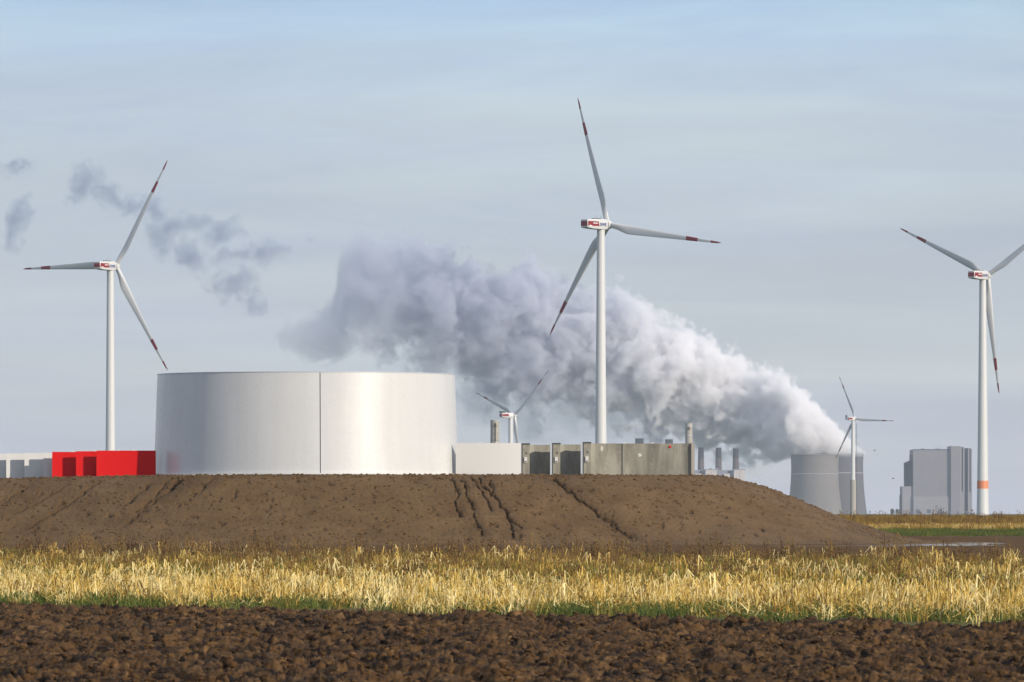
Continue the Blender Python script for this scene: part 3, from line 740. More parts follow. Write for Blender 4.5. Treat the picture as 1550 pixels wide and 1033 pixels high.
        q = MB().box(-.5*k, .5*k, yr-2.2*k, yr+.4*k, hz-hN*.5, hz+hN*.1); q.box(-w*.8, w*.8, yr-2.4*k, yr-1.8*k, hz-hN*.5, hz+hN*2.0)
        q.build('rear_cooler', MAT['steel'], nac)
    # hub
    hy = over*k
    V = MB(); V.lathe([(.9*k, -1.9*k), (1.75*k, -1.4*k), (1.85*k, -.6*k), (1.75*k, .5*k), (1.35*k, 1.4*k), (.7*k, 2.0*k), (.05*k, 2.25*k)], 24)
    V.v = [(x, z + hy, hz + y) for x, y, z in V.v]; V.f = [tuple(reversed(f)) for f in V.f]
    V.build('hub', MAT['turbine'], t, smooth=True)
    for q in range(3):
        M = Matrix.Translation((0, hy, hz)) @ Matrix.Rotation(R_(phase + 120*q), 4, 'Y')
        b = blade_part('blade', Rr, .025, 1.0, 3.75*k, cone*k, MAT['turbine'], t); b.matrix_local = M
        blade_part('red_band', Rr, .70, .80, 3.75*k, cone*k, MAT['red'], b, 1.06, 5)
        blade_part('red_tip', Rr, .91, 0.999, 3.75*k, cone*k, MAT['red'], b, 1.10, 8)
    return t
turbine(909.5, 2701, BZ, Z(340, 2701), 57, 41.5, -21.2, 'tallest wind turbine in the centre rising behind the grey concrete shells', 1.62, 2.75, over=4.8, cone=4.4)
turbine(167, 3105, BZ, Z(403, 3105), 57, 33.5, 29.9, 'wind turbine behind the red shells left of the big white cylinder', 1.62, 2.6, over=4.6, cone=2.2)
turbine(1487.5, 3170, BZ, Z(417, 3170), 57, 36, 55, 'wind turbine with an orange band low on its tower at the right', 1.62, 3.0, over=4.6, cone=2.4, band=True)
turbine(773, 5455, BZ, Z(629, 5455), 57, 52, 50.1, 'small distant wind turbine behind the white shell with one blade hidden below', 1.75, 2.6, over=4.2, cone=1.0, style='helipad')
turbine(1291.2, 5624, BZ, Z(634, 5624), 41, 41, -26.9, 'small distant wind turbine with concrete lower tower before the cooling towers', 1.35, 2.25, over=4.4, cone=1.6, style='small', conc=True)

# ================================================================== BIG WHITE CYLINDER
def shellarc(prof, n, a0, a1, cx=0, cy=0):
    """closed profile swept round an arc; prof = list of (r,z)"""
    mb = MB(); m = len(prof)
    for i in range(n+1):
        a = a0 + (a1-a0)*i/n
        for r, z in prof: mb.v.append((cx + r*math.cos(a), cy + r*math.sin(a), z))
    for i in range(n):
        for j in range(m):
            j2 = (j+1) % m; mb.f.append((i*m+j, (i+1)*m+j, (i+1)*m+j2, i*m+j2))
    mb.f.append(tuple(range(m))); mb.f.append(tuple(n*m + m-1-i for i in range(m)))
    return mb
DT = 530.0; rT = 226.5*DT/F; zT = 5.50; hT = Z(568.2, DT) - zT
tank = empty('steel_cylinder', (X(463.5, DT), DT, zT)); tag(tank, 'huge open white steel cylinder standing on the earth mound', 'steel cylinder')
seams = [-90 + 7.0, 30 + 7.0, 150 + 7.0]
prof = [(rT+.20, 0.10), (rT-.08, hT), (rT-.16, hT), (rT+.12, 0.10)]
for i in range(3):
    a0 = R_(seams[i] + 0.16); a1 = R_(seams[i] + 120 - 0.16)
    shellarc(prof, 110, a0, a1).build('wall_panel', MAT['tank'], tank, smooth=True, angle=30)
    shellarc([(rT+.10, 0.10), (rT-.19, hT-.03), (rT-.25, hT-.03), (rT+.04, .10)], 3, R_(seams[i]-.5), R_(seams[i]+.5)).build('joint_strip', MAT['dark'], tank)
shellarc([(rT+.42, 0.0), (rT+.42, .09), (rT-.4, .09), (rT-.4, 0)], 200, 0, 2*math.pi-1e-4).build('base_ring', MAT['whiteshell'], tank)
shellarc([(rT+.175, 0.12), (rT-.0755, hT-.05), (rT-.085, hT-.05), (rT+.16, .12)], 2, R_(-105.2), R_(-105.05)).build('weld_seam', MAT['steel'], tank)
shellarc([(rT-.05, hT-.002), (rT-.05, hT+.05), (rT-.19, hT+.05), (rT-.19, hT-.002)], 200, 0, 2*math.pi-1e-4).build('top_rim', MAT['steel'], tank)

# ================================================================== SHELLS
def arc_shell(name, label, cat, group, uL, uR, vt, vb, D, mat, rad, thick, post=None, bend=-1, gasket=False, turn=0.0, lift=True):
    """curved wall; bend=-1: hollow side to the camera"""
    xl, xr = X(uL, D), X(uR, D); w = xr - xl; zb = Z(vb, D); h = Z(vt, D) - zb
    r = empty(name, ((xl+xr)/2, D, zb)); r.rotation_euler = (0, 0, R_(turn)); tag(r, label, cat, group)
    ha = math.asin(min(.95, w/2/rad)); sag = rad*(1-math.cos(ha))
    if bend < 0:
        cy = sag - rad; a0, a1 = math.pi/2 - ha, math.pi/2 + ha; pr = [(rad, 0), (rad+thick, 0), (rad+thick, h), (rad, h)]
    else:
        cy = rad - sag; cy += sag*0 ; a0, a1 = -math.pi/2 - ha, -math.pi/2 + ha; pr = [(rad, 0), (rad, h), (rad-thick, h), (rad-thick, 0)]
        pr = [(rad-thick, 0), (rad, 0), (rad, h), (rad-thick, h)]
    shellarc(pr, 36, a0, a1, 0, cy).build('wall', mat, r, smooth=True, angle=30)
    if lift:
        for q in (-.25, .25):
            a = math.pi/2*(1 if bend < 0 else -1) + q*ha; rr_ = rad + (thick/2 if bend < 0 else -thick/2)
            MB().box(rr_*math.cos(a)-.10, rr_*math.cos(a)+.10, cy+rr_*math.sin(a)-.06, cy+rr_*math.sin(a)+.06, h-.01, h+.10).build('lifting_eye', MAT['whiteshell'], r)
    return r, w, h, sag
# concrete shells, rightmost is the front one
names = ['front concrete shell whose whole long stained face shows, with a red dot',
         'second concrete shell from the right, its post just left of the long concrete face',
         'third concrete shell from the right, farther left with a shadowed face',
         'rearmost concrete shell, only a dark sliver beside the white shell']
for k in range(4):
    D = 531 + 1.25*k; u0 = 883 - 46.3*k
    r, w, h, sag = arc_shell('concrete_shell', names[k], 'concrete shell', 'concrete tower shells', u0+2, u0+166, (671.5, 673, 673.5, 675)[k], 720.5, D, MAT['conc'], 16.5, .42, lift=(k == 0))
    x0 = -w/2 - .08
    MB().box(x0, x0+.58, -.10, .38, 0, h+.02).build('end_post', MAT['conc'], r)
    g = MB(); g.box(x0-.09, x0, -.14, .30, 0, h+.12); g.box(x0, x0+.62, -.14, .30, h+.022, h+.12); g.build('black_gasket', MAT['dark'], r)
    MB().box(x0-.24, x0-.092, -.20, .30, 0, h+.06).build('steel_edge', MAT['steel'], r)
    b = MB(); b.box(x0+.14, x0+.38, -.20, -.102, h*.42, h*.60); bo = b.build('fixing_plate', MAT['whiteshell'], r)
    MB().box(x0+.18, x0+.34, -.215, -.202, h*.44, h*.47).build('bolt_slot', MAT['dark'], bo)
    MB().lathe([(.07, -.005), (.07, .02)], 12).build('anchor_hole', MAT['dark'], r).matrix_local = Matrix.Translation((x0+.32, -.102, h*.73)) @ Matrix.Rotation(R_(90), 4, 'X')
    if k == 0:
        # flank of the right end, a joint, patches of filler and a red dot
        MB().box(w/2-.14, w/2+.12, -.12, .34, 0, h+.015).build('end_rim', MAT['whiteshell'] if False else MAT['towerconc'], r)
        def on_wall(u):   # local x,y of the hollow face at photo column u
            xl = X(u, D) - (X(u0+2, D)+X(u0+166, D))/2; cy = sag - 16.5; return xl, cy + math.sqrt(16.5**2 - xl*xl)
        x_, y_ = on_wall(942); MB().box(x_-.035, x_+.035, y_-.03, y_+.05, 0.01, h-.01).build('joint', MAT['dark'], r)
        for (u, v, s1, s2) in ((911, 679, .14, .26), (968.5, 689, .19, .17)):
            x_, y_ = on_wall(u); z_ = Z(v, D) - Z(720.5, D); n = 11; mb = MB()
            ring = [(x_ + s1*math.cos(6.283*i/n)*random.uniform(.6, 1.1), z_ + s2*math.sin(6.283*i/n)*random.uniform(.6, 1.1)) for i in range(n)]
            mb.v = [(a, y_-.025, b) for a, b in ring] + [(a, y_+.05, b) for a, b in ring]
            mb.f = [tuple(range(n)), tuple(2*n-1-i for i in range(n))] + [(i, n+i, n+(i+1)%n, (i+1)%n) for i in range(n)]
            mb.build('filler_patch', paint('filler', (.52, .50, .42), .9), r)
        x_, y_ = on_wall(1014.5); z_ = Z(676.5, D) - Z(720.5, D)
        MB().lathe([(.10, -.05), (.10, .035)], 14).build('red_dot', MAT['redshell'], r).matrix_local = Matrix.Translation((x_, y_-.02, z_)) @ Matrix.Rotation(R_(90), 4, 'X')
# white shell between cylinder and concrete
arc_shell('white_shell', 'low white shell between the big cylinder and the concrete shells', 'white shell', 'white tower shells', 690, 788.5, 671, 720, 526.5, MAT['whiteshell'], 22, .10, bend=1)
# red shells
rl = ['largest red shell, its whole face beside the big white cylinder', 'middle red shell with a dark shadow on it', 'leftmost red shell with a dark shadow on it']
for k, (uL, uR, vt, vb, D) in enumerate(((146, 235.6, 682.3, 724.8, 525.3), (115, 195, 683.3, 725.2, 526.2), (79, 160, 684.3, 725.6, 527.1))):
    arc_shell('red_shell', rl[k], 'red shell', 'red tower shells', uL, uR, vt, vb, D, MAT['redshell'], 26, .10)
wl = ['white shell next to the red ones, mostly hidden behind them', 'third white shell from the left picture edge', 'second white shell from the left picture edge', 'white shell cut off by the left picture edge']
for k, (uL, uR, vt, vb, D) in enumerate(((65.5, 150, 685.5, 725.8, 528.1), (37, 125, 686.2, 726, 529.1), (9.5, 98, 686.6, 726.2, 530.1), (-20, 70, 687, 726.4, 531.1))):
    arc_shell('white_shell', wl[k], 'white shell', 'white tower shells', uL, uR, vt, vb, D, MAT['whiteshell'], 26, .10, lift=False)

# ================================================================== UNFINISHED TOWERS, POWER STATION
def bits(root, lst):
    for name, mat, x0, x1, y0, y1, z0, z1 in lst: MB().box(x0, x1, y0, y1, z0, z1).build(name, MAT[mat], root)
for (uc, D, rt, rb, vt, lab, banded) in ((749, 3600, 2.35, 2.6, 636, 'unfinished plain concrete tower stub behind the low white shell', 0),
                                        (1042.7, 4400, 2.35, 2.75, 640.5, 'unfinished banded concrete tower behind the right end of the concrete shell', 1)):
    h = Z(vt, D) - BZ; t = empty('unfinished_tower', (X(uc, D), D, BZ)); tag(t, lab, 'unfinished tower')
    n = 14
    for i in range(n):
        z0, z1 = h*i/n, h*(i+1)/n - .12; r0 = rb + (rt-rb)*i/n; r1 = rb + (rt-rb)*(i+1)/n
        MB().lathe([(r0, z0), (r1, z1)], 32).build('ring_segment', MAT['towerconc'], t, smooth=True)
    MB().lathe([(rt*.97, 0), (rt*.93, h-.3)], 24).build('inner_core', MAT['dark'], t)
    if not banded:
        MB().box(.10, .55, -rb-.1, -rt+.25, h*.1, h*.97).build('cable_duct', MAT['dark'], t)
        MB().lathe([(rt+.1, h-.3), (rt+.1, h-.05)], 32).build('top_collar', MAT['steel'], t)
        MB().box(-.1, .9, -rt-.5, -rt+.3, h-3.6, h-2.2).build('hatch', MAT['dark'], t)
    else:
        for f in (.97, .86, .74): MB().lathe([(rt+.12, h*f), (rt+.12, h*f+.5)], 32).build('collar', MAT['steel'], t)
        MB().box(-.5, .7, -rt-.3, -rt+.3, h-4.4, h-3.0).build('hatch', MAT['dark'], t)

DP = 12000.0; S = DP/F
def hyper(uc, D, vt, vb, rw, rb_, rt_, label, cm='cooling'):
    s = D/F; t = empty('cooling_tower', (X(uc, D), D, BZ)); tag(t, label, 'cooling tower', 'cooling towers')
    h = (778.5 - vt)*s; zw = h*.80; pr = []
    for i in range(33):
        z = h*i/32
        if z < zw: b = zw/math.sqrt((rb_/rw)**2 - 1); r = rw*math.sqrt(1 + ((z-zw)/b)**2)
        else: b = (h-zw)/math.sqrt((rt_/rw)**2 - 1); r = rw*math.sqrt(1 + ((z-zw)/b)**2)
        pr.append((r*s, z))
    ins = [(r-1.4, z) for r, z in reversed(pr[10:])]
    MB().lathe(pr + ins, 120, cap=False, rib=.55).build('shell', MAT[cm], t, smooth=True, angle=60)
    MB().lathe([(pr[-1][0]+.6, h-1.6), (pr[-1][0]+1.4, h-.8), (pr[-1][0]+.6, h+.3)], 96, cap=False).build('rim', MAT['cooling'], t, smooth=True)
    MB().lathe([(rw*s*1.012+.4, h*.66), (rw*s*1.012+1.0, h*.67), (rw*s*1.01+.4, h*.68)], 96, cap=False).build('walkway', MAT['clad_low'], t, smooth=True)
hyper(1233.2, 12000, 688, 779, 35.2, 41.5, 36.2, 'nearer cooling tower, its left half dark, steam pouring from its rim')
hyper(1270.0, 12350, 685.5, 779, 36.0, 42.0, 37.0, 'farther cooling tower behind the small turbine with the concrete base', 'cooling_shaded')

# boiler house with three chimneys
def U(u): return (u - CX)*S
bh = empty('boiler_house', (U(1090), DP, BZ)); tag(bh, 'pale boiler house with three dark chimneys just beyond the concrete shells', 'power station')
b0 = U(1090); hB = (778.5-711)*S
bits(bh, [('wall', 'boiler', U(1068)-b0, U(1085)-b0, 0, 60, 0, hB), ('wall', 'boiler', U(1111)-b0, U(1128)-b0, 0, 60, 0, hB),
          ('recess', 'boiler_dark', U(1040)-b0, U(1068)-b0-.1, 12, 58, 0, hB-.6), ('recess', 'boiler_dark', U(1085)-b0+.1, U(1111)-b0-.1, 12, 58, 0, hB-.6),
          ('roof_unit', 'boiler_dark', U(1073.5)-b0, U(1078)-b0, 10, 20, hB, hB+2.6), ('roof_unit', 'boiler_dark', U(1083.5)-b0, U(1088)-b0, 10, 20, hB-.5, hB+2.8),
          ('annex', 'boiler', U(1053)-b0, U(1062)-b0, 4, 11.9, 0, hB-7), ('annex', 'boiler', U(1096)-b0, U(1105)-b0, 4, 11.9, 0, hB-7),
          ('window', 'chim', U(1059.5)-b0, U(1063)-b0, 11.2, 11.95, hB-6, hB-2), ('window', 'chim', U(1102.5)-b0, U(1106)-b0, 11.2, 11.95, hB-6, hB-2),
          ('panel_joint', 'boiler_dark', U(1076.4)-b0, U(1076.9)-b0, -.3, -.02, 0, hB-3), ('panel_joint', 'boiler_dark', U(1119.4)-b0, U(1119.9)-b0, -.3, -.02, 0, hB-3),
          ('parapet', 'boiler_dark', U(1068)-b0-.5, U(1085)-b0+.5, -.6, 61, hB+.02, hB+.9), ('parapet', 'boiler_dark', U(1111)-b0-.5, U(1128)-b0+.5, -.6, 61, hB+.02, hB+.9)])
for uc, vt in ((1061.6, 677), (1088.3, 677.8), (1114.4, 678.8)):
    z0, z1 = hB-.4, (778.5-vt)*S; zm = (778.5-694)*S; x = U(uc)-b0
    c = MB().lathe([(5.5, zm+.05), (5.1, z1)], 28, x, 24).build('chimney', MAT['chim'], bh, smooth=True)
    MB().lathe([(5.95, z0), (5.52, zm)], 28, x, 24).build('chimney_base', MAT['chim_low'], c, smooth=True)
    MB().lathe([(5.35, z1-.8), (5.35, z1+.3)], 28, x, 24).build('chimney_cap', MAT['clad_dark'], c)
for uc, vt, w_, lab in ((962.9, 663.7, 6.4, 'wider dark chimney top showing above the left half of the concrete shell'), (1006.7, 665.2, 6.0, 'dark chimney top showing above the concrete shell near its red dot')):
    r = empty('chimney', (U(uc), DP-300, BZ)); tag(r, lab, 'chimney')
    s2 = (DP-300)/F; z1 = (778.5-vt)*s2
    MB().lathe([(w_*s2*1.15, 0), (w_*s2, z1)], 28).build('stack', MAT['chim'], r, smooth=True)
    MB().lathe([(w_*s2+.3, z1-.9), (w_*s2+.3, z1+.2)], 28).build('cap', MAT['clad_dark'], r)

# the big block on the right
ps = empty('power_station', (U(1418), DP, BZ)); tag(ps, 'massive grey power station block at the right, left of the banded turbine tower', 'power station')
b0 = U(1418); zt = lambda v: (778.5-v)*S; q = lambda u: U(u)-b0
bits(ps, [('boiler_block', 'clad', q(1382.3), q(1438), 0, 110, 0, zt(680.2)), ('lower_block', 'clad_low', q(1382.6), q(1437.8), -1.6, -.05, 0, zt(752)),
          ('annex', 'clad_low', q(1366), q(1382.2), 3, 80, 0, zt(736.2)),
          ('stair_tower', 'clad', q(1438.6), q(1453), -4, 90, 0, zt(675.3)), ('roof_edge', 'clad_dark', q(1438.2), q(1439.0), -4.8, -4.05, 0, zt(674.6)),
          ('pier', 'clad_low', q(1453.1), q(1455.2), -2.5, 90, 0, zt(676)), ('panel_strip', 'clad_mid', q(1455.3), q(1457.5), -.8, 88, zt(743.8), zt(676.6)),
          ('panel_strip', 'clad_low', q(1455.3), q(1457.5), -2.0, 88, 0, zt(744)), ('pier', 'clad_low', q(1457.6), q(1459.8), -2.5, 90, 0, zt(676.8)),
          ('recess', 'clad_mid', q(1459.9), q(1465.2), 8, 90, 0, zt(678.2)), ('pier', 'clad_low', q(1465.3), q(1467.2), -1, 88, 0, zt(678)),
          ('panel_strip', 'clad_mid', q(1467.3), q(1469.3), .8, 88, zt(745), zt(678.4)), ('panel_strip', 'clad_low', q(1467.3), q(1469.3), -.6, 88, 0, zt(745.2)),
          ('pier', 'clad_low', q(1469.4), q(1471.4), -1, 88, 0, zt(679.2)), ('parapet', 'clad_dark', q(1382.1), q(1438.1), -.6, -.02, zt(681), zt(680)),
          ('annex_gate', 'clad_low', q(1461.5), q(1466), 2, 7.9, 0, zt(773.5))])
for i in range(1, 11):
    xr_ = q(1382.3) + (q(1438)-q(1382.3))*i/11; MB().box(xr_-.25, xr_+.25, -.22, -.01, zt(751.6), zt(681.2)).build('cladding_rib', MAT['clad_low'], ps)
for i in range(3): MB().box(q(1386+17*i), q(1392+17*i), -1.85, -1.62, 2, 9).build('gate', MAT['clad_mid'], ps)
for i in range(2): MB().box(q(1396+22*i), q(1400+22*i), 20, 32, zt(680.1), zt(678.9)).build('roof_unit', MAT['clad_mid'], ps)
tw = MB(); tw.v = [(q(a), y, z) for y in (20, 60) for a, z in ((1371, 0), (1382, 0), (1382, zt(694.8)), (1379, zt(696.8)), (1376.5, zt(698)), (1371, zt(700.3)))]
tw.f = [(0, 1, 2, 3, 4, 5), (11, 10, 9, 8, 7, 6)] + [(i, 6+i, 6+(i+1)%6, (i+1)%6) for i in range(6)]
bt = tw.build('bunker_tower', MAT['clad_dark'], ps)
MB().box(q(1370.4), q(1382.1), 18.5, 19.9, zt(718.6), zt(717.6)).build('ledge', MAT['clad_dark'], bt)
MB().box(q(1370.6), q(1371.8), 18.0, 19.9, 0, zt(700.5)).build('corner_rib', MAT['clad_dark'], bt)
tr = MB()
for a, b in (((1378.4, 697), (1378.4, 688.4)), ((1382, 696), (1382, 688.4)), ((1378.4, 688.4), (1382, 688.4)), ((1378.4, 688.4), (1382, 692)), ((1382, 692), (1378.4, 696)), ((1378.4, 692), (1382, 692))):
    tr.tube((q(a[0]), 30, zt(a[1])), (q(b[0]), 30, zt(b[1])), .55, .55, 6)
tr.build('roof_truss', MAT['clad_dark'], ps)
la = MB()
for i in range(5):
    za, zb = zt(774 - 5*i), zt(769 - 5*i); la.tube((q(1363.2), 30, za), (q(1366), 30, zb), .35, .35, 5); la.tube((q(1366), 30, za), (q(1363.2), 30, zb), .35, .35, 5)
la.tube((q(1363.2), 30, 0), (q(1363.2), 30, zt(749.5)), .5, .5, 5); la.tube((q(1366), 30, 0), (q(1366), 30, zt(749.5)), .5, .5, 5)
la.build('outdoor_stair', MAT['clad_mid'], ps)

# small white building on the slope's skyline
s6 = .7; D6 = 7000.0
w6 = empty('low_building', (X(1203, D6), D6, BZ)); tag(w6, 'tiny white flat building peeping over the slope left of the cooling towers', 'building')
x6 = lambda u: (u-1203)*s6; z6 = lambda v: (778.5-v)*s6
bits(w6, [('wall', 'whiteshell', x6(1197), x6(1211.6), 0, 12, 0, z6(756.3)), ('roof', 'clad_low', x6(1196.6), x6(1212), -.4, 12.4, z6(756.3), z6(755.7)), ('stair_head', 'whiteshell', x6(1193.2), x6(1196.9), 2, 8, 0, z6(753.2)),
          ('window', 'clad_dark', x6(1204.5), x6(1207), -.1, .02, z6(760), z6(758)), ('window', 'clad_dark', x6(1199), x6(1201), -.1, .02, z6(760), z6(758.2))])
# lattice mast behind the small turbine
Dm = 6200.0; sm = Dm/F; ms = empty('lattice_mast', (X(1296.3, Dm), Dm, BZ)); tag(ms, 'thin lattice mast just right of the small turbine by the cooling towers', 'mast')
mm = MB(); hm = (778.5-640)*sm
for i in range(40):
    z0, z1 = hm*i/40, hm*(i+1)/40
    for a, b in ((0, 1), (1, 2), (2, 0)):
        pa = (.5*math.cos(a*2.094), .5*math.sin(a*2.094)); pb = (.5*math.cos(b*2.094), .5*math.sin(b*2.094))
        mm.tube((*pa, z0), (*pb, z1), .05, .05, 3)
for a in range(3):
    pa = (.5*math.cos(a*2.094), .5*math.sin(a*2.094)); mm.tube((*pa, 0), (*pa, hm), .09, .09, 4)
mm.build('lattice', MAT['dark'], ms)
mc = MB(); mc.tube((-2.6, 0, hm*.86), (3.0, 0, hm*.86), .08, .08, 4); mc.build('crossbar', MAT['dark'], ms)
# distant shrubs left of the power station
def shrub(u, vt, wpx, label, seed):
    r = random.Random(seed); D = 7600.0; s = D/F; t = empty('distant_tree', (X(u, D), D, BZ)); tag(t, label, 'tree', 'distant trees')
    h = (778.5-vt)*s; w = wpx*s/2; mb = MB(); MB().tube((0, 0, 0), (0, 0, h*.6), .35, .15, 6).build('trunk', MAT['weed'], t)
    for _ in range(320):
        a = r.uniform(0, 6.28); rr = math.sqrt(r.random()); z = h*(.18 + .82*r.random()); k = math.sqrt(max(0, 1 - ((z/h-.5)/.55)**2))
        x, y = w*rr*k*math.cos(a), w*rr*k*math.sin(a); sz = r.uniform(.25, .6); n = len(mb.v)
        for _q in range(3): mb.v.append((x+r.gauss(0, sz), y+r.gauss(0, sz), z+r.gauss(0, sz)))
        mb.f.append((n, n+1, n+2))
    mb.build('crown', MAT['far_leaf'], t)
MAT['far_leaf'] = paint('dark foliage', (0.035, 0.05, 0.022), .8, .3)
shrub(1350.5, 770.3, 6, 'small bluish distant tree at the left foot of the power station, farther left of two', 3)
shrub(1358.5, 770.8, 8, 'small distant tree touching the left foot of the power station', 4)
# birds
def bird(u, v, D, span, label, s):
    b = empty('bird', (X(u, D), D, Z(v, D))); b.rotation_euler = (0, 0, s); tag(b, label, 'bird', 'birds in flight')
    m = MB(); m.lathe([(.02, -.32), (.09, -.15), (.11, .02), (.07, .2), (.02, .3)], 8); m.v = [(x, z, y) for x, y, z in m.v]; m.build('body', MAT['dark'], b, smooth=True)
    for sg in (-1, 1):
        w = MB(); w.v = [(0, -.12, .02), (0, .12, .02), (sg*span*.25, .10, .16), (sg*span*.25, -.08, .16), (sg*span*.5, -.05, .05), (sg*span*.5, .0, .05)]
        w.v += [(x, y, z-.025) for x, y, z in w.v]
        w.f = [(0, 1, 2, 3), (3, 2, 5, 4), (9, 8, 7, 6), (10, 11, 8, 9), (0, 3, 9, 6), (3, 4, 10, 9), (1, 7, 8, 2), (2, 8, 11, 5), (4, 5, 11, 10)]
        w.build('wing', MAT['dark'], b)
bird(1323.8, 682.3, 1500, 1.0, 'tiny dark bird in the sky right of the cooling towers', .4)
bird(1352, 724.5, 1700, .9, 'tiny dark bird in the sky left of the power station', 1.0)

# ================================================================== STEAM AND HAZE
def vol_mat(name, color, dens, aniso=0.0, absorb=None):
    m = bpy.data.materials.new(name); m.use_nodes = True; t = m.node_tree; t.nodes.clear()
    p = t.nodes.new('ShaderNodeVolumePrincipled'); p.inputs['Color'].default_value = (*color, 1); p.inputs['Density'].default_value = dens; p.inputs['Anisotropy'].default_value = aniso
    o = t.nodes.new('ShaderNodeOutputMaterial'); t.links.new(p.outputs[0], o.inputs['Volume'])
    return m
class GN:
    def __init__(s, name):
        s.g = bpy.data.node_groups.new(name, 'GeometryNodeTree'); s.g.interface.new_socket('Geometry', in_out='OUTPUT', socket_type='NodeSocketGeometry')
    def _set(s, nd, idx, v):
        if isinstance(v, bpy.types.NodeSocket): s.g.links.new(v, nd.inputs[idx])
        else: nd.inputs[idx].default_value = v
    def m(s, op, a, b=0.0, c=0.0, clamp=False):
        n = s.g.nodes.new('ShaderNodeMath'); n.operation = op; n.use_clamp = clamp; s._set(n, 0, a); s._set(n, 1, b)
        if op in ('MULTIPLY_ADD', 'SMOOTH_MIN', 'SMOOTH_MAX'): s._set(n, 2, c)
        return n.outputs[0]
    def xyz(s):
        p = s.g.nodes.new('GeometryNodeInputPosition').outputs[0]; q = s.g.nodes.new('ShaderNodeSeparateXYZ'); s.g.links.new(p, q.inputs[0]); return p, q.outputs
    def noise(s, vec, scale, detail=4, rough=.5, dist=0, col=False):
        n = s.g.nodes.new('ShaderNodeTexNoise'); s.g.links.new(vec, n.inputs['Vector']); n.inputs['Scale'].default_value = scale; n.inputs['Detail'].default_value = detail
        n.inputs['Roughness'].default_value = rough; n.inputs['Distortion'].default_value = dist; return n.outputs['Color' if col else 'Fac']
    def voro(s, vec, scale):
        n = s.g.nodes.new('ShaderNodeTexVoronoi'); s.g.links.new(vec, n.inputs['Vector']); n.inputs['Scale'].default_value = scale; return n.outputs['Distance']
    def vec(s, op, a, b):
        n = s.g.nodes.new('ShaderNodeVectorMath'); n.operation = op; s._set(n, 0, a); s._set(n, 1, b); return n.outputs[1] if op in ('LENGTH', 'DISTANCE') else n.outputs[0]
    def curve(s, x, pts):
        """piecewise curve through (x, value)"""
        x0, x1 = pts[0][0], pts[-1][0]; v0 = min(p[1] for p in pts); v1 = max(p[1] for p in pts); v1 = v1 if v1 > v0 else v0 + 1
        t = s.m('DIVIDE', s.m('SUBTRACT', x, x0), x1-x0, clamp=True)
        n = s.g.nodes.new('ShaderNodeFloatCurve'); c = n.mapping.curves[0]
        while len(c.points) < len(pts): c.points.new(.5, .5)
        for q_, (px, pv) in zip(c.points, pts): q_.location = ((px-x0)/(x1-x0), (pv-v0)/(v1-v0))
        n.mapping.update(); s.g.links.new(t, n.inputs['Value'])
        return s.m('MULTIPLY_ADD', n.outputs[0], v1-v0, v0)
    def cube(s, dens, mn, mx_, res, mat, obj_name, label, cat, loc, scale):
        vc = s.g.nodes.new('GeometryNodeVolumeCube'); s.g.links.new(dens, vc.inputs['Density']); vc.inputs['Min'].default_value = mn; vc.inputs['Max'].default_value = mx_
        for k_, r_ in zip(('X', 'Y', 'Z'), res): vc.inputs['Resolution '+k_].default_value = r_
        sm_ = s.g.nodes.new('GeometryNodeSetMaterial'); sm_.inputs['Material'].default_value = mat; o_ = s.g.nodes.new('NodeGroupOutput')
        s.g.links.new(vc.outputs[0], sm_.inputs[0]); s.g.links.new(sm_.outputs[0], o_.inputs[0])
        me = bpy.data.meshes.new(obj_name); me.from_pydata([(mn[0], 0, mn[2])], [], []); me.materials.append(mat)
        ob = link(bpy.data.objects.new(obj_name, me)); ob.location = loc; ob.scale = (scale,)*3
        md_ = ob.modifiers.new('volume', 'NODES'); md_.node_group = s.g
        return tag(ob, label, cat, kind='stuff')

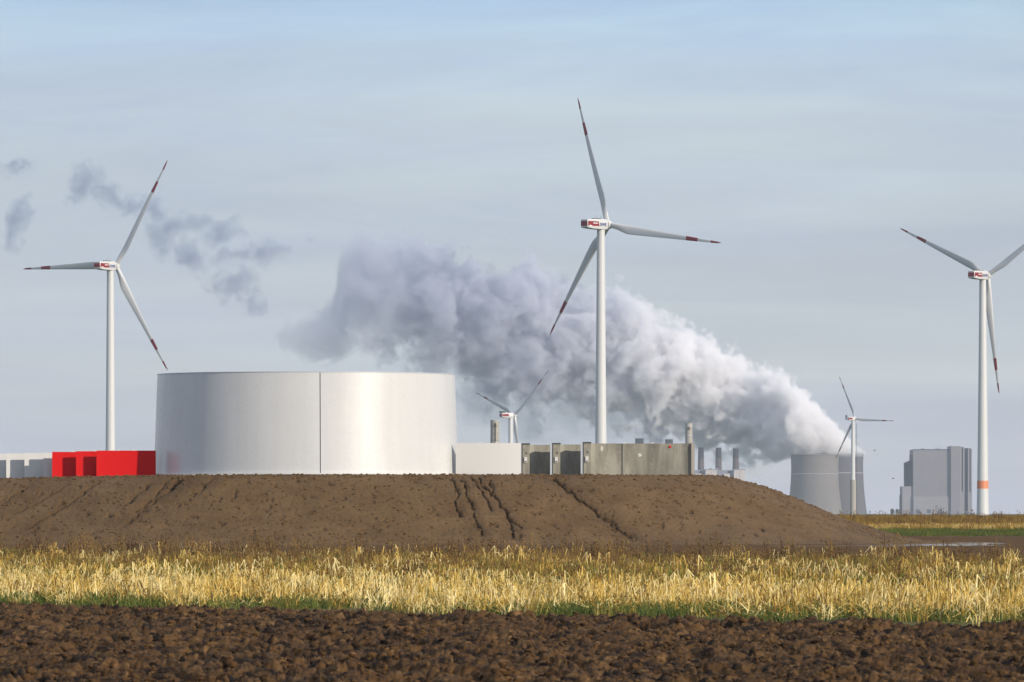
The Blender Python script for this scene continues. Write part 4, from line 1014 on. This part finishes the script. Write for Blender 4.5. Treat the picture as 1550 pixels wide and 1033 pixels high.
# main plume: local units = photo px at 12 km; x = column, z = rows above the horizon
TOP = [(415, 282), (445, 305), (490, 322), (515, 400), (545, 436), (610, 424), (650, 416), (700, 388), (760, 392), (810, 382), (860, 355), (920, 350), (960, 330), (1000, 305), (1040, 292), (1090, 270), (1130, 240), (1180, 216), (1220, 186), (1260, 148), (1290, 116), (1315, 92)]
BOT = [(415, 266), (445, 238), (490, 232), (530, 262), (570, 240), (620, 222), (680, 206), (740, 176), (800, 158), (860, 146), (920, 140), (980, 128), (1040, 112), (1100, 98), (1145, 82), (1195, 78), (1240, 84), (1280, 84), (1315, 84)]
def plume_field(nm_):
    g = GN(nm_); P, c = g.xyz(); xo, yo, zo = c[0], c[1], c[2]
    top = g.curve(xo, TOP); bot = g.curve(xo, BOT)
    zc_ = g.m('MULTIPLY', g.m('ADD', top, bot), .5); rz = g.m('MAXIMUM', g.m('MULTIPLY', g.m('SUBTRACT', top, bot), .5), 4.0)
    ry = g.m('MINIMUM', rz, 70.0); yo = g.m('SUBTRACT', yo, g.curve(xo, [(420, 100), (1130, 100), (1230, -10), (1315, 0)]))
    dz = g.m('DIVIDE', g.m('SUBTRACT', zo, zc_), rz); dy = g.m('DIVIDE', yo, ry)
    d = g.m('SQRT', g.m('ADD', g.m('MULTIPLY', dz, dz), g.m('MULTIPLY', dy, dy)))
    n1 = g.m('SUBTRACT', g.noise(P, .017, 8, .62, .6), .5)
    n2_ = g.m('SUBTRACT', g.noise(P, .055, 6, .66, 1.0), .5)
    wv = g.vec('ADD', P, g.vec('MULTIPLY', g.vec('SUBTRACT', g.noise(P, .03, 3, .5, 0, True), (.5, .5, .5)), (26, 26, 26)))
    v1_ = g.m('SUBTRACT', .5, g.voro(wv, .030)); v2_ = g.m('SUBTRACT', .5, g.voro(wv, .075))
    tR = g.curve(xo, [(420, 0.0), (700, .18), (950, .75), (1315, 1.0)])      # 0 = ragged, 1 = billowing
    amp = g.m('MULTIPLY_ADD', tR, -2.3, 3.7)
    s_ = g.m('ADD', g.m('SUBTRACT', 1.0, d), g.m('MULTIPLY', n1, amp))
    v3_ = g.m('SUBTRACT', .5, g.voro(wv, .16)); bil = g.m('ADD', g.m('ADD', g.m('MULTIPLY', v1_, .60), g.m('MULTIPLY', v2_, .34)), g.m('MULTIPLY', v3_, .15))
    s_ = g.m('ADD', s_, g.m('MULTIPLY', bil, tR))
    s_ = g.m('ADD', s_, g.m('MULTIPLY', n2_, g.m('MULTIPLY_ADD', tR, -1.3, 1.6)))
    s_ = g.m('SUBTRACT', s_, .05)
    dens = g.m('MULTIPLY', s_, g.m('MULTIPLY_ADD', tR, 6.0, 3.0), clamp=True)
    dens = g.m('MULTIPLY', dens, g.curve(xo, [(415, .12), (480, .16), (600, .28), (800, .55), (1000, .8), (1150, 1.0), (1315, 1.0)]))
    # keep the steam above the rims of the towers
    dens = g.m('MULTIPLY', dens, g.m('DIVIDE', g.m('SUBTRACT', zo, g.curve(xo, [(420, 100), (1080, 72), (1140, 64), (1196, 82), (1315, 86)])), 9.0, clamp=True))
    return g, xo, dens
PL = [(420, 0.0), (680, .08), (900, .55), (1080, 1.0), (1315, 1.0)]
g, xo, dens = plume_field('steam_plume')
g.cube(g.m('MULTIPLY', dens, g.curve(xo, PL)), (640, -60, 55), (1325, 190, 440), (430, 140, 240), vol_mat('steam', (.975, .968, .980), .11, .1), 'steam_plume',
       'dense white billowing steam drifting left from the cooling towers', 'steam plume', (X(0, DP), DP+60, EYE), S)
g, xo, dens = plume_field('shaded_plume')  # same steam again, its self-shading put into a greyer colour
g.cube(g.m('MULTIPLY', dens, g.m('SUBTRACT', 1.0, g.curve(xo, PL))), (412, 15, 100), (1085, 185, 475), (430, 105, 240), vol_mat('steam with shade in colour', (.66, .69, .79), .12, .1), 'shaded_plume',
       'ragged far end of the steam plume, shade coloured in grey, behind the tallest turbine', 'steam plume', (X(0, DP), DP+60, EYE), S)
def puffs(name, blobs, dens_k, mat, label, cat, amp_, mn, mx_, res, dy_, sc=.03):
    g = GN(name); P, c = g.xyz(); acc = None
    P0 = P; P = g.vec('ADD', P, g.vec('MULTIPLY', g.vec('SUBTRACT', g.noise(P0, sc*.7, 5, .6, 0, True), (.5, .5, .5)), (3.4/sc, .6/sc, 3.4/sc)))
    q__ = g.g.nodes.new('ShaderNodeSeparateXYZ'); g.g.links.new(P, q__.inputs[0]); c = q__.outputs
    for (u, v, a, b) in blobs:
        ex = g.m('DIVIDE', g.m('SUBTRACT', c[0], float(u)), float(a)*1.2); ez = g.m('DIVIDE', g.m('SUBTRACT', c[2], 778.0-v), float(b)*1.2); ey = g.m('DIVIDE', c[1], float(max(a, b)))
        dd = g.m('SQRT', g.m('ADD', g.m('ADD', g.m('MULTIPLY', ex, ex), g.m('MULTIPLY', ez, ez)), g.m('MULTIPLY', ey, ey)))
        q_ = g.m('SUBTRACT', 1.0, dd); acc = q_ if acc is None else g.m('MAXIMUM', acc, q_)
    nn = g.m('SUBTRACT', g.noise(P0, sc*1.5, 9, .70, .8), .5)
    s_ = g.m('ADD', g.m('SUBTRACT', g.m('MAXIMUM', acc, -1.0), .12), g.m('MULTIPLY', nn, amp_*1.5)); s_ = g.m('MULTIPLY', s_, dens_k, clamp=True)
    s_ = g.m('MULTIPLY', s_, g.m('ADD', acc, .9, clamp=True))
    return g.cube(s_, mn, mx_, res, mat, name, label, cat, (X(0, DP), DP+dy_, EYE), S)
puffs('drifting_vapour', [(128, 280, 26, 32), (165, 294, 34, 17), (200, 305, 26, 14), (228, 318, 20, 26), (250, 350, 34, 30), (290, 335, 30, 16), (335, 350, 34, 16), (345, 385, 26, 14), (395, 382, 34, 18), (350, 425, 40, 18), (385, 455, 18, 16), (290, 390, 24, 34), (20, 254, 26, 12), (25, 335, 18, 38), (475, 352, 9, 7)],
      .9, vol_mat('thin vapour with shade in colour', (.42, .48, .64), .058, .2), 'ragged shreds of vapour, shade coloured in blue-grey, in the sky behind the left turbine', 'vapour', 1.7, (-20, -50, 300), (500, 50, 560), (340, 60, 170), 40)  # vapour itself is white; cloud shade is put into its colour
puffs('pale_vapour', [(735, 600, 60, 48), (800, 632, 50, 40), (860, 622, 46, 40), (930, 625, 50, 48), (985, 660, 40, 30), (650, 545, 50, 22), (1130, 700, 50, 14)],
      1.0, vol_mat('thin white vapour', (.99, .99, 1.0), .030, .2), 'pale wisps of vapour under the steam plume behind the centre', 'vapour', 1.5, (560, -50, 50), (1200, 50, 260), (320, 50, 105), 260)
puffs('roof_vapour', [(1425, 678, 12, 5), (1418, 673, 6, 5)], 1.0, vol_mat('small grey vapour', (.6, .65, .75), .06, .2),
      'faint puff of vapour above the power station roof', 'vapour', 1.5, (1395, -14, 86), (1450, 14, 118), (110, 56, 64), 40, .12)

hz_ = MB().box(-3200, 3200, -300, 26000, -1.2, 700); ho = hz_.build('haze', vol_mat('haze', (.80, .88, 1.0), 2.5e-5, .1))
tag(ho, 'thin pale haze filling the air over the plain', 'haze', kind='stuff')
